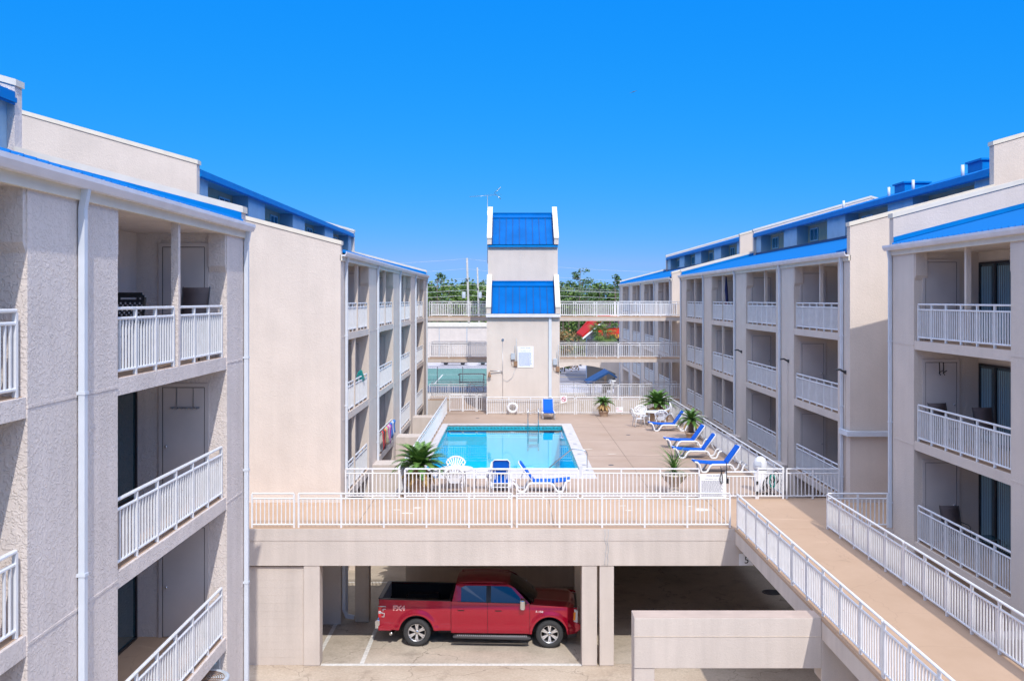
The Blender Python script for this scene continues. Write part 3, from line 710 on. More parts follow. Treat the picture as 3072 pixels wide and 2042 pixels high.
for (x, y) in ((3.9, 39.4), (5.6, 48.2), (-1.9, 55.0)):
    q = MB(); q.lathe([(.11, 0), (.11, .004), (.001, .004)], (x, y, 3.9), 18); q.build('deck_drain', DARKM, PD)
# hanging sign with number 5
NS = thing('number_sign', 'small white number 5 sign on the fascia beam under the footbridge', 'sign', (6.6, 28.4, 3.0))
q = MB(); q.box(6.45, 6.85, 28.385, 28.405, 2.87, 3.2); q.build('board', SIGNW, NS)
q = MB(); text_mb(q, '5', .28, (6.66, 28.382, 2.93)); q.build('digit', BLACKP, NS)
# drain pipe beside inner column
DP = thing('drain_pipe', 'white drain pipe with an elbow beside the inner garage column', 'pipe', (-5.35, 32.3, 0))
q = MB(); q.box(-5.47, -5.36, 32.2, 32.3, .42, 3.5); q.prism([(-5.47, .42), (-5.36, .42), (-5.28, .28), (-5.08, .24), (-5.10, .12), (-5.36, .16)], 'y', 32.2, 32.3); q.build('pipe_run', PIPE, DP, bevel=.008)

# pool
PO = thing('swimming_pool', 'rectangular turquoise swimming pool with white coping', 'pool', (-.4, 45, 3.9))
px0, px1, py0, py1 = -3.33, 2.58, 38.3, 51.9
m = MB(); zb = 2.75
m.add([(px0,py0,zb+.0),(px1,py0,zb+.0),(px1,py1,zb-.9),(px0,py1,zb-.9)], [(0,1,2,3)])
for (a, b) in (((px0,py0),(px1,py0)), ((px1,py0),(px1,py1)), ((px1,py1),(px0,py1)), ((px0,py1),(px0,py0))):
    m.add([(a[0],a[1],1.7),(b[0],b[1],1.7),(b[0],b[1],3.62),(a[0],a[1],3.62)], [(0,3,2,1)])
for i in range(3): m.box(px1-.9+.3*i-.0, px1-.001, py0+.001, py0+2.4-.0, zb-.3, 2.95+.24*i)
m.build('basin', POOLP, PO)
m = MB()
for (a, b, n) in (((px0,py0),(px1,py0),0), ((px1,py0),(px1,py1),1), ((px1,py1),(px0,py1),2), ((px0,py1),(px0,py0),3)):
    x0, x1 = min(a[0],b[0]), max(a[0],b[0]); y0, y1 = min(a[1],b[1]), max(a[1],b[1])
    if n == 0: m.box(x0, x1, y0-.02, y0+.004, 3.62, 3.84)
    if n == 1: m.box(x0-.004, x0+.02, y0, y1, 3.62, 3.84)
    if n == 2: m.box(x0, x1, y1-.004, y1+.02, 3.62, 3.84)
    if n == 3: m.box(x0-.02, x0+.004, y0, y1, 3.62, 3.84)
m.build('waterline_tile', POOLT, PO)
m = MB()
i = 0
x = px0+.05
while x < px1-.1: m.box(x, x+.07, py1-.012, py1-.004, 3.745, 3.765); x += .18
m.build('tile_inlay', BLACKP, PO)
m = MB(); 
m.box(px0-.32, px0, py0-1.9, py1+.6, 3.9-.06, 3.915); m.box(px1, px1+.52, py0-1.9, py1+.6, 3.84, 3.915); m.box(px0, px1, py1, py1+.6, 3.84, 3.915); m.box(px0, px1, py0-1.9, py0, 3.84, 3.915)
m.build('coping', COPE, PO, bevel=.012)
m = MB(); m.add([(px0,py0,3.74),(px1,py0,3.74),(px1,py1,3.74),(px0,py1,3.74)], [(0,1,2,3)]); m.build('water', WATER, PO)
m = MB()
for (yy) in (39.2, 42.0, 45.0, 48.4):
    for k, L_ in enumerate((.17, .13)): m.box(px1+.18, px1+.18+L_, yy+k*.14, yy+k*.14+.07, 3.9155, 3.917)
m.build('depth_marks', SIGNG, PO)
# pool ladder
LD = thing('pool_ladder', 'chrome pool ladder at the far end of the pool', 'ladder', (1.0, 52, 3.9))
for x in (.83, 1.37):
    q = MB(); q.tube([(x, 52.35, 3.91), (x, 52.35, 4.55), (x, 52.28, 4.70), (x, 52.1, 4.76), (x, 51.9, 4.70), (x, 51.84, 4.5), (x, 51.82, 2.6)], .024, 10); q.build('handrail', CHROME, LD)
for z_ in (3.5, 3.2, 2.9):
    q = MB(); q.box(.85, 1.35, 51.76, 51.86, z_, z_+.03); q.build('rung', CHROME, LD)
HR = thing('pool_handrail', 'bent chrome handrail over the pool steps at near right corner', 'handrail', (2.8, 38.1, 3.9))
q = MB(); q.tube([(2.86, 38.05, 3.91), (2.86, 38.05, 4.52), (2.83, 38.05, 4.62), (2.75, 38.06, 4.68), (2.4, 38.15, 4.72), (2.3, 38.2, 4.70), (2.2, 38.25, 4.63), (1.5, 38.6, 3.98), (1.2, 38.7, 3.65), (1.1, 38.75, 3.0)], .024, 10); q.build('rail_tube', CHROME, HR)
q = MB(); q.lathe([(.06, 0), (.05, .02), (.03, .03)], (2.86, 38.05, 3.915), 14); q.build('floor_flange', CHROME, HR)

# ------------------------------------------------------------ free standing rails
railing('white railing at left end of the walkway edge, shortest of the three front runs', (-7.42, 28.55), (-6.22, 28.55), nsec=1)
railing('long white railing on the front edge of the walkway, left half above the truck', (-6.09, 28.55), (-.01, 28.55), nsec=5)
railing('long white railing on the front edge of the walkway, right half up to the footbridge', (.14, 28.55), (6.22, 28.55), nsec=5)
railing('white pool fence run beside the left condo, next to the big sago palm', (-5.44, 32.7), (-3.68, 32.7), nsec=2, name='pool_fence', cat='fence')
railing('white pool fence run in front of the resin table and loungers', (-3.50, 32.7), (2.16, 32.7), nsec=5, name='pool_fence', cat='fence')
railing('white pool fence run between the loungers and the near rules sign', (2.30, 32.7), (6.12, 32.7), nsec=3, name='pool_fence', cat='fence')
railing('lowest white pool fence run between the rules sign and the gate', (6.98, 32.7), (7.98, 32.7), nsec=1, height=.9, name='pool_fence', cat='fence')
G = railing('white pool gate with black latches beside the round topped bin', (8.04, 32.7), (8.86, 32.7), nsec=1, name='pool_gate', cat='gate', pitch=.11)
q = MB(); q.box(7.98, 8.04, 32.64, 32.70, 4.05, 4.15); q.box(7.98, 8.04, 32.64, 32.70, 4.38, 4.48); q.build('latch', BLACKP, G)
railing('white railing closing the gap beside the right condo corner', (8.98, 32.7), (10.68, 32.7), nsec=2)
railing('long white fence on the left side of the pool', (-3.72, 32.9), (-3.72, 56.8), nsec=20, name='pool_fence', cat='fence')
railing('long white fence on the right side of the pool behind the loungers', (8.93, 32.9), (8.93, 56.8), nsec=20, name='pool_fence', cat='fence')
railing('white fence at the far end of the pool carrying the life ring', (-1.42, 56.85), (3.55, 56.85), nsec=4, name='pool_fence', cat='fence')
railing('white fence at the far end of the pool behind the two back palms', (3.65, 56.85), (8.85, 56.85), nsec=4, name='pool_fence', cat='fence')
railing('short white fence left of the back gate', (-3.62, 58.3), (-2.9, 58.3), nsec=1, name='pool_fence', cat='fence')
railing('white back gate left of the tower', (-2.84, 58.3), (-2.1, 58.3), nsec=1, name='pool_gate', cat='gate')
railing('short white fence right of the back gate against the tower', (-2.03, 58.3), (-1.5, 58.3), nsec=1, name='pool_fence', cat='fence')
railing('white railing at the turn of the footbridge beside the right condo corner', (9.02, 28.55), (10.72, 28.55), nsec=2)

# ------------------------------------------------------------ footbridges
def bridge(label, h, x0, x1, y0, y1, along='x', t=.28, rails=True, parent=None):
    B = thing('footbridge', label, 'footbridge', ((x0+x1)/2, (y0+y1)/2, h))
    m = MB(); m.box(x0, x1, y0, y1, h-.06, h); m.build('walking_surface', DECK2, B)
    m = MB(); m.box(x0, x1, y0, y1, h-t, h-.064); m.build('bridge_slab', CONC, B)
    if rails:
        if along == 'x':
            segs = [((x0+.05, y0+.07), (x1-.05, y0+.07)), ((x0+.05, y1-.07), (x1-.05, y1-.07))]
        else:
            segs = [((x0+.07, y0+.05), (x0+.07, y1-.02)), ((x1-.07, y0+.05), (x1-.07, y1-.02))]
        for (a, b) in segs:
            L_ = math.hypot(b[0]-a[0], b[1]-a[1]); k = 1 if L_ < 8 else math.ceil(L_/6.1)
            for i in range(k):
                p = (a[0]+(b[0]-a[0])*i/k, a[1]+(b[1]-a[1])*i/k); q = (a[0]+(b[0]-a[0])*(i+1)/k, a[1]+(b[1]-a[1])*(i+1)/k)
                u = ((q[0]-p[0])/math.hypot(q[0]-p[0], q[1]-p[1]), (q[1]-p[1])/math.hypot(q[0]-p[0], q[1]-p[1]))
                p = (p[0]+u[0]*.03, p[1]+u[1]*.03); q = (q[0]-u[0]*.03, q[1]-u[1]*.03)
                fr, bal, ps = rail_geo(p, q, h)
                for kk in ps: fr.add(kk.v, [tuple(f) for f in kk.f])
                r = fr.build('bridge_railing', WHITE, B); bal.build('balusters', WHITE, r)
    return B
bridge('long tan floored footbridge leading from the pool walkway towards the camera at right', 3.9, 6.33, 9.02, 6.0, 28.42, along='y', t=.43)
bridge('top footbridge behind the tower on its left side', 9.3, XL, -1.46, 65.4, 67.7)
bridge('top footbridge behind the tower on its right side', 9.3, 2.72, 11.2, 65.4, 67.7)
bridge('middle footbridge left of the tower with a shaded end', 6.6, XL, -1.46, 65.4, 67.7)
bridge('middle footbridge right of the tower in front of the red roofed house', 6.6, 2.72, 11.2, 65.4, 67.7)
bridge('lowest footbridge right of the tower behind the back pool fence', 3.9, 2.72, 11.2, 65.4, 67.7, t=1.05)
B_ = bridge('lowest walkway left of the tower beyond the back gate', 3.9, XL, -1.46, 65.42, 67.7, t=1.05)
NB = thing('walkway_beam', 'thick pale concrete beam standing alone at lower right beside the footbridge', 'beam', (4.3, 20.5, 0))
m = MB(); m.box(2.5, 6.33, 20.45, 20.95, 2.87, 3.9); m.box(6.33, 10.8, 20.45, 20.95, 2.6, 3.47); m.build('beam_body', CONC, NB, bevel=.012)
m = MB(); m.box(2.505, 6.32, 20.455, 20.945, 3.9, 3.904); m.build('beam_top', BEAMT, NB)
m = MB(); m.box(2.5, 2.92, 20.47, 20.93, 0, 2.87); m.build('column', CONC, NB, bevel=.015)
m = MB(); m.box(2.49, 6.32, 20.44, 20.452, 3.52, 3.528); m.build('joint_line', CONC_IN, NB)
# ------------------------------------------------------------ loungers
def make_lounger():
    t = proto('sun_lounger', 'x', 'lounger')
    W = .32
    for s in (-1, 1):
        m = MB()
        path = [(0, .40), (.10, .385), (.18, .30), (.25, .06), (.30, .02), (.42, .02), (.48, .06), (.60, .26), (.68, .30), (1.34, .30), (1.42, .26), (1.52, .06), (1.58, .02), (1.72, .02), (1.78, .06), (1.86, .26), (1.93, .30), (1.98, .29)]
        m.tube([(x, s*W, z) for x, z in path], .04, 8); m.build('side_frame', PLASTIC, t)
    m = MB()
    for x, z in ((.02, .39), (.62, .29), (1.0, .30), (1.32, .30), (1.95, .29)): m.tube([(x, -W, z), (x, W, z)], .02, 6)
    m.build('cross_bars', PLASTIC, t)
    m = MB(); pts = [(.0, .425), (.2, .40), (.6, .365), (1.0, .36), (1.28, .355)]
    n = len(pts)
    for i in range(n-1):
        (a, za), (b, zb) = pts[i], pts[i+1]
        m.add([(a,-.29,za-.05),(b,-.29,zb-.05),(b,.29,zb-.05),(a,.29,za-.05),(a,-.29,za),(b,-.29,zb),(b,.29,zb),(a,.29,za)], [(0,3,2,1),(4,5,6,7),(0,1,5,4),(2,3,7,6)]+([(3,0,4,7)] if i == 0 else [])+([(1,2,6,5)] if i == n-2 else []))
    m.build('seat_sling', SLING, t)
    bx_, bz = 1.27, .345; L_, an = .78, math.radians(54); dx, dz = math.cos(an), math.sin(an)
    def Bp(u, w, o): return (bx_+dx*u-dz*o, w, bz+dz*u+dx*o)
    m = MB(); m.add([Bp(0,-.27,0),Bp(L_,-.27,0),Bp(L_,.27,0),Bp(0,.27,0),Bp(0,-.27,.05),Bp(L_-.03,-.27,.05),Bp(L_-.03,.27,.05),Bp(0,.27,.05)], [(0,1,2,3),(4,7,6,5),(0,4,5,1),(1,5,6,2),(2,6,7,3),(3,7,4,0)])
    bs = m.build('back_sling', SLING, t, bevel=.012)
    m = MB()
    m.tube([Bp(0,-.29,-.02), Bp(L_-.06,-.29,-.02), Bp(L_+.01,-.22,-.02), Bp(L_+.01,.22,-.02), Bp(L_-.06,.29,-.02), Bp(0,.29,-.02)], .02, 8)
    for u in (.3, .45): m.tube([Bp(u,-.29,-.03), Bp(u,.29,-.03)], .022, 6)
    m.tube([Bp(.42,-.2,-.03), (1.72,-.2,.32)], .014, 6); m.tube([Bp(.42,.2,-.03), (1.72,.2,.32)], .014, 6)
    m.build('back_frame', PLASTIC, t)
    return t
LG = make_lounger()
GL = 'blue and white sun loungers around the pool'
PIh = math.pi/2
for (x, y, rz, lab) in [
    (6.80, 49.8, 0.0, 'blue lounger beside the far white table, foot towards the pool'),
    (6.72, 44.1, .02, 'blue lounger in front of the small palm at the right fence'),
    (6.62, 41.3, -.03, 'right hand blue lounger second from the front, just nearer than the small palm'),
    (6.86, 37.9, .02, 'blue lounger nearest the round topped bin on the right side'),
    (1.98, 34.1, math.pi, 'blue lounger seen from the side behind the near pool fence, back raised at left'),
    (-.37, 35.1, -PIh, 'blue lounger seen from behind next to the near white table'),
    (2.0, 54.1, PIh, 'blue lounger alone against the far fence under the tower downpipe')]:
    o = place(LG, (x, y, 3.905), rz, lab, GL)
    if 'from behind' in lab:
        th = -math.radians(24); pv = Vector((1.27, 0, .345)); R_ = Matrix.Rotation(th, 3, 'Y')
        for ch in o.children:
            if ch.name.startswith('back_'): ch.rotation_euler = (0, th, 0); ch.location = pv-R_ @ pv
# ------------------------------------------------------------ resin chairs, tables
def make_chair():
    t = proto('resin_chair', 'x', 'chair')      # faces +x
    m = MB(); m.grid(lambda u, v: (-.21+.44*u, (-.22+.44*v), .425-.02*math.sin(math.pi*v)+(.01 if u < .1 else 0)-.025*(u > .9)), [i/8 for i in range(9)], [i/8 for i in range(9)])
    m.build('seat', PLASTIC, t, solid=.02)
    for sx, sy in ((1,1),(1,-1),(-1,1),(-1,-1)):
        m = MB(); m.tube([(sx*.20, sy*.215, .66 if sx > 0 else .44), (sx*.205, sy*.225, .42), (sx*.26, sy*.26, .0)], [.022, .024, .018], 6); m.build('leg', PLASTIC, t)
    for s in (-1, 1):
        m = MB(); m.tube([(.24, s*.25, .645), (.05, s*.275, .665), (-.18, s*.255, .665), (-.27, s*.22, .70)], .024, 6); m.build('armrest', PLASTIC, t)
    m = MB()
    def bp(a, r): # fan: angle a (-1..1), radius r 0..1
        yy = .085*a*(1+0)+.20*a*r; z = .44+.12+ (.33*math.sqrt(max(0, 1-.28*a*a)))*r
        return (-.21-.14*r-.02*0, yy, z)
    for k in range(7):
        a = -1+2*k/6
        p, q = bp(a, 0), bp(a, 1); w0, w1 = .013, .022
        m.add([(p[0],p[1]-w0,p[2]),(p[0],p[1]+w0,p[2]),(q[0],q[1]+w1,q[2]),(q[0],q[1]-w1,q[2])], [(0,1,2,3)])
    rim = []
    for k in range(17):
        a = -1.12+2.24*k/16; q = bp(a, 1.06); rim.append((q[0]-.005, q[1], .56+.36*math.sqrt(max(0, 1-(a/1.25)**2))*1.0))
    rim = [(-.21, -.2, .44), (-.225, -.225, .54)]+rim+[(-.225, .225, .54), (-.21, .2, .44)]
    m.tube(rim, .022, 6)
    m.add([(-.20,-.20,.44),(-.20,.20,.44),(-.225,.17,.565),(-.225,-.17,.565)], [(0,1,2,3)])
    m.build('fan_back', PLASTIC, t, solid=.012)
    return t
RC = make_chair()
GC = 'white resin chairs around the two pool tables'
for (x, y, rz, lab, tilt) in [
    (-2.0, 35.25, -PIh, 'white fan back chair facing the camera behind the near table', 0),
    (-1.92, 33.5, PIh, 'white fan back chair with its back to the camera at the near table', 0),
    (-1.05, 34.35, math.pi-.1, 'white fan back chair at right side of the near table', 0),
    (-2.72, 34.3, .15, 'white fan back chair between the near table and the big sago palm', 0),
    (6.5, 51.3, .2, 'white fan back chair at left side of the far table', 0),
    (6.9, 52.6, -PIh+.25, 'white fan back chair facing the camera behind the far table', 0),
    (7.55, 50.9, PIh, 'white fan back chair with its back to the camera at the far table', 0),
    (8.25, 51.8, math.pi-.2, 'white fan back chair tipped forward against the far table at right', 1)]:
    o = place(RC, (x, y, 3.905), rz, lab, GC)
    if tilt: o.rotation_euler = (0, .45, rz); o.location.z += .18
def make_table():
    t = proto('resin_table', 'x', 'table')
    m = MB(); m.lathe([(.545, .69), (.565, .70), (.565, .722), (.54, .732), (.001, .732)], n=36); m.lathe([(.0011, .69), (.545, .69)], n=36); m.build('tabletop', PLASTIC, t)
    for k in range(4):
        a = math.pi/4+k*PIh; m = MB(); m.tube([(.36*math.cos(a), .36*math.sin(a), .69), (.42*math.cos(a), .42*math.sin(a), 0)], [.035, .022], 8); m.build('leg', PLASTIC, t)
    return t
TB = make_table()
place(TB, (-1.90, 34.35, 3.905), 0, 'near round white resin table behind the pool fence', 'round white pool tables')
place(TB, (7.35, 51.8, 3.905), 0, 'far round white resin table in the back right corner', 'round white pool tables')

# ------------------------------------------------------------ plants
def frond(mb, base, az, L_, lift, droop, lw=.16, n=22, mi=0, dead=False):
    rnd = random
    pts = []; p = Vector(base); el = lift
    for i in range(n+1):
        pts.append(p.copy()); st = L_/n
        p = p+Vector((math.cos(az)*math.cos(el), math.sin(az)*math.cos(el), math.sin(el)))*st
        el -= droop/n*(.4+1.2*i/n)
    side = Vector((-math.sin(az), math.cos(az), 0))
    mb.tube([pts[0], pts[n//3], pts[2*n//3], pts[n]], [.012, .01, .007, .003], 4, mi)
    for i in range(2, n):
        t = i/n; w = lw*math.sin(math.pi*min(1, .18+t*.9))**.7
        d = (pts[i+1]-pts[i-1]).normalized() if i < n else (pts[i]-pts[i-1]).normalized()
        up = side.cross(d).normalized()*-1
        if up.z < 0: up = -up
        for s in (-1, 1):
            tip = pts[i]+side*s*w*.86+d*w*.55+up*w*.32*(1 if not dead else -.6)+Vector((0,0,-.01*rnd.random()))
            h = d*(L_/n*.62)
            mb.add([pts[i]-h, pts[i]+h, tip+h*.55, tip-h*.35], [(0,1,2,3)], mi)
def sago(name, label, loc, r, nf, pot, dead=0, trunk=.2, trunk_r=.12, elev=(0.1, 1.35), sky=1.0, group=None):
    t = thing(name, label, 'palm', loc, 0, group)
    ph = pot(t, loc)
    m = MB(); m.lathe([(trunk_r*1.05, ph-.08), (trunk_r*1.15, ph+trunk*.4), (trunk_r, ph+trunk), (trunk_r*.4, ph+trunk+.05)], loc, 12)
    rr = random.Random(hash(label) % 999 if False else int(r*1000)+nf)
    for k in range(60):
        a = rr.random()*6.28; z = ph+rr.random()*trunk; q = trunk_r*1.1
        m.add([(loc[0]+q*math.cos(a-.12), loc[1]+q*math.sin(a-.12), loc[2]+z), (loc[0]+q*math.cos(a+.12), loc[1]+q*math.sin(a+.12), loc[2]+z), (loc[0]+(q+.06)*math.cos(a), loc[1]+(q+.06)*math.sin(a), loc[2]+z+.06)], [(0,1,2)])
    m.build('trunk', BARK, t)
    m = MB(); top = (loc[0], loc[1], loc[2]+ph+trunk)
    for i in range(nf):
        az = i*2.39996+rr.random()*.3; q = (i+.5)/nf; el = elev[0]+(elev[1]-elev[0])*q
        random.seed(i); frond(m, top, az, r*(.9+.2*rr.random())*(1-.12*q), el, .9+.6*rr.random()*(1-q), lw=r*.15)
    m.build('fronds', SAGO, t)
    if dead:
        m = MB()
        for i in range(dead):
            az = i*2.39996+.5; random.seed(i+50); frond(m, (top[0], top[1], top[2]-.05), az, r*.85, -.15-.7*rr.random(), 1.3, lw=r*.15, dead=True)
        m.build('dry_fronds', DEADF, t)
    return t
def pot_round(r0, r1, h):
    def f(t, loc):
        m = MB(); m.lathe([(r0*.98, 0), (r0, .02), (r1, h-.08), (r1+.03, h-.07), (r1+.03, h), (r1-.03, h), (r1-.05, h-.06), (.001, h-.06)], loc, 24); m.build('pot', TERRA, t); return h
    return f
sago('sago_palm', 'large dark green sago palm in a brown pot left of the near table', (-3.12, 33.75, 3.9), 1.12, 46, pot_round(.34, .40, .55), dead=16, trunk=.42, trunk_r=.15, elev=(-.15, 1.3))
sago('sago_palm', 'small sago palm with a skirt of dry brown fronds at the far fence', (5.12, 55.9, 3.9), .72, 26, pot_round(.22, .27, .32), dead=26, trunk=.45, trunk_r=.15, elev=(0, 1.0))
sago('sago_palm', 'big spreading sago palm in a wide brown tub in the far right corner', (7.8, 53.6, 3.9), 1.12, 44, pot_round(.55, .62, .62), dead=10, trunk=.3, trunk_r=.18, elev=(.05, 1.35))
sago('sago_palm', 'slender palm with a brown trunk between the right hand loungers', (8.4, 46.9, 3.9), .85, 26, pot_round(.2, .25, .3), dead=6, trunk=.6, trunk_r=.11, elev=(-.35, 1.2))
UP = thing('urn_plant', 'spiky thin leaved plant in a pale footed urn behind the near pool fence', 'potted plant', (5.45, 33.6, 3.9))
m = MB(); m.lathe([(.24, 0), (.26, .04), (.20, .08), (.14, .2), (.16, .3), (.34, .46), (.42, .60), (.46, .63), (.45, .68), (.40, .68), (.36, .62), (.001, .60)], (5.45, 33.6, 3.9), 28); m.build('urn', URN, UP)
m = MB(); rr = random.Random(5)
for i in range(95):
    az = rr.random()*6.28; el = .1+1.3*rr.random()**.8; L_ = .75+.55*rr.random(); p = Vector((5.45+.1*(rr.random()-.5), 33.6+.1*(rr.random()-.5), 4.5+.35*rr.random())); pts = []
    for k in range(7):
        pts.append(p.copy()); p = p+Vector((math.cos(az)*math.cos(el), math.sin(az)*math.cos(el), math.sin(el)))*L_/6; el -= .12+.1*rr.random()
    sd = Vector((-math.sin(az), math.cos(az), 0)); o = []
    for k, q in enumerate(pts): w = .017*(1-k/6.5); o += [q-sd*w, q+sd*w]
    m.add(o, [(2*k, 2*k+1, 2*k+3, 2*k+2) for k in range(6)])
m.build('leaves', SAGO, UP)

# ------------------------------------------------------------ small pool things
BN = thing('trash_bin', 'round topped white trash bin at the near right corner of the pool deck', 'bin', (8.42, 33.9, 3.9))
m = MB(); m.lathe([(.19, 0), (.205, .02), (.215, .80), (.001, .80)], (8.42, 33.9, 3.9), 24); m.build('bin_body', BINP, BN)
m = MB(); m.lathe([(.235, .78), (.245, .80), (.24, .86), (.225, .98), (.17, 1.12), (.09, 1.19), (.001, 1.21)], (8.42, 33.9, 3.9), 24); bd = m.build('domed_lid', BINP, BN)
m = MB(); m.cbox((8.30, 33.69, 4.88), (.22, .02, .15), 0, -.5); m.build('flap', PIPE, bd)
HS = thing('garden_hose', 'tangled dark hose with a green coil leaning behind the pool gate', 'hose', (8.7, 33.3, 3.9))
m = MB(); rr = random.Random(2)
for k in range(4):
    cx, cz, rad = 8.5+.1*k, 4.25+.08*k, .26-.02*k; m.tube([(cx+rad*.6*math.cos(a*.5236), 33.25+.05*k+.04*math.sin(a), cz+rad*math.sin(a*.5236)) for a in range(13)], .018, 6)
m.tube([(8.4, 33.2, 3.93), (8.6, 33.1, 3.93), (8.8, 33.3, 3.93), (8.6, 33.5, 3.93), (8.3, 33.4, 3.93)], .02, 6)
m.build('black_hose', BLACKP, HS)
GRN = plain('green_hose_plastic', (.0, .28, .22), .4)
m = MB(); m.tube([(8.62+.09*math.cos(a*.5236), 33.1, 4.4+.22*math.sin(a*.5236)) for a in range(13)], .022, 6); m.build('green_coil', GRN, HS)
LR = thing('life_ring', 'white life ring hanging on the far pool fence below the tower', 'life ring', (.03, 56.75, 4.3))
m = MB(); m.grid(lambda u, v: (.03+(.245+.07*math.cos(v*6.2832))*math.cos(u*6.2832), 56.72+.07*math.sin(v*6.2832), 4.28+(.245+.07*math.cos(v*6.2832))*math.sin(u*6.2832)), [i/36 for i in range(37)], [i/12 for i in range(13)], flip=False); m.build('ring', PLASTIC, LR)
m = MB(); m.tube([(.03, 56.73, 4.62), (.03, 56.73, 4.45)], .02, 6); m.tube([(.03+.14*math.cos(a*.262), 56.68, 4.28+.14*math.sin(a*.262)) for a in range(13)], .012, 6); m.build('rope', GREYBOX, LR)
SC = thing('rescue_hook', 'long tan rescue pole with a curved hook lying along the far fence', 'pole', (3, 56.7, 4))
m = MB(); m.tube([(.45, 56.7, 3.95), (3.6, 56.72, 4.72)], .016, 6); m.tube([(3.6, 56.72, 4.72), (3.85, 56.7, 4.68), (4.0, 56.7, 4.5), (4.02, 56.7, 4.3), (3.92, 56.7, 4.15), (3.78, 56.7, 4.08)], .014, 6); m.build('pole', URN, SC)
NSG = thing('no_smoking_sign', 'square white no smoking sign on the far fence', 'sign', (2.95, 56.75, 4.75))
m = MB(); m.box(2.76, 3.12, 56.76, 56.775, 4.55, 4.95); m.build('board', SIGNW, NSG)
m = MB(); m.tube([(2.94+.12*math.cos(a*.3927), 56.752, 4.77+.12*math.sin(a*.3927)) for a in range(17)], .016, 6); m.tube([(2.86, 56.75, 4.85), (3.02, 56.75, 4.69)], .016, 6); m.build('red_ring', REDM, NSG)
m = MB(); m.box(2.85, 3.03, 56.755, 56.76, 4.755, 4.785); m.build('cigarette', SIGNG, NSG)
N2 = thing('small_sign', 'small white sign with red lettering low on the far fence right of the palm', 'sign', (6.1, 56.8, 4.1))
m = MB(); m.box(5.92, 6.3, 56.78, 56.795, 4.0, 4.32); m.build('board', SIGNW, N2)
m = MB(); text_mb(m, 'NO', .1, (6.0, 56.775, 4.2)); text_mb(m, 'DIVING', .08, (6.11, 56.775, 4.08)); m.build('lettering', REDM, N2)
# shoes of tape: cord hanging on the front sign
LK = thing('cable_lock', 'black looped cable hanging over the top of the near rules sign', 'cable', (6.82, 32.6, 4.8))
m = MB(); m.tube([(6.80, 32.58, 4.98), (6.82, 32.56, 4.8), (6.77, 32.56, 4.6), (6.79, 32.56, 4.45), (6.84, 32.56, 4.42), (6.86, 32.56, 4.55), (6.84, 32.57, 4.75), (6.82, 32.58, 4.9)], .014, 6); m.build('loop', BLACKP, LK)
m = MB(); m.tube([(7.0, 32.62, 5.1), (7.0, 32.62, 4.5)], .015, 6); m.box(6.98, 7.06, 32.58, 32.64, 4.42, 4.58); m.build('bracket', BLACKP, LK)

# towels on left wing balcony (bay 2, C level)
def towel(label, y0, y1, cols, drop):
    mats = [plain('towel_colour', c, .9) for c in cols]
    t = MB(); n = len(cols); x = XL+.10
    rr = random.Random(int(y0*100))
    for k in range(n):
        a, b = y0+(y1-y0)*k/n, y0+(y1-y0)*(k+1)/n; d = drop*(.85+.3*rr.random())
        t.grid(lambda u, v: ((x+.035+.02*math.sin(6*v+k)+.01*math.sin(20*u)) if v < .92 else x-.03, a+(b-a)*u, 4.93-d*(1-v) if v < .92 else 4.93), [0, .25, .5, .75, 1], [0, .2, .4, .6, .8, .9, .95], mi=k)
    o = t.build('towel', mats, None, solid=.01); tag(o, label, 'towel', None); return o
towel('red and dark striped towel hung on the lower left balcony rail, nearest of three', 41.6, 42.9, [(.55,.04,.04), (.04,.03,.05), (.6,.12,.03), (.5,.42,.25)], .8)
towel('pink and yellow patterned towel in the middle of the three balcony towels', 43.0, 44.3, [(.6,.5,.25), (.7,.1,.35), (.6,.55,.5), (.5,.05,.4)], .75)
towel('blue and white towel on the lower left balcony rail, farthest of three', 44.4, 45.9, [(.02,.15,.5), (.6,.62,.68), (.02,.2,.6)], .65)
o = MB(); rr = random.Random(8)
o.grid(lambda u, v: (XL-.10-.08*math.sin(5*u+3*v), 36.6+1.0*u, 7.35+.42*v+.05*math.sin(9*u)), [i/8 for i in range(9)], [0, .25, .5, .75, 1])
o = o.build('green_towel', GRN, None, solid=.012); tag(o, 'bright green towel behind the first mid level balcony rail of the left far wing', 'towel')

# ------------------------------------------------------------ balcony furniture
def make_sling_chair(name, mat, cat='chair'):
    t = proto(name, 'x', cat)   # faces +x
    m = MB(); m.grid(lambda u, v: (-.22+.46*u, -.24+.48*v, .42-.03*math.sin(math.pi*u)+.02*u), [i/6 for i in range(7)], [0, 1]); m.build('seat', mat, t, solid=.012)
    m = MB(); m.grid(lambda u, v: (-.22-.22*u-.03*math.sin(math.pi*u), -.24+.48*v, .42+.62*u), [i/6 for i in range(7)], [0, 1]); m.build('backrest', mat, t, solid=.012)
    for s in (-1, 1):
        m = MB(); m.tube([(-.45, s*.25, 1.05), (-.22, s*.25, .42), (.24, s*.25, .44), (.27, s*.25, .40)], .014, 6)
        m.tube([(.24, s*.26, .0), (.22, s*.26, .62), (.1, s*.27, .65), (-.28, s*.26, .64)], .014, 6); m.tube([(-.3, s*.26, 0), (-.1, s*.26, .45)], .014, 6); m.build('side_frame', DARKM, t)
    return t
SCH = make_sling_chair('sling_chair', MESHF)
GS = 'brown mesh sling chairs on the balconies'
def xin(side, a): return (XR if side > 0 else XL)+side*a
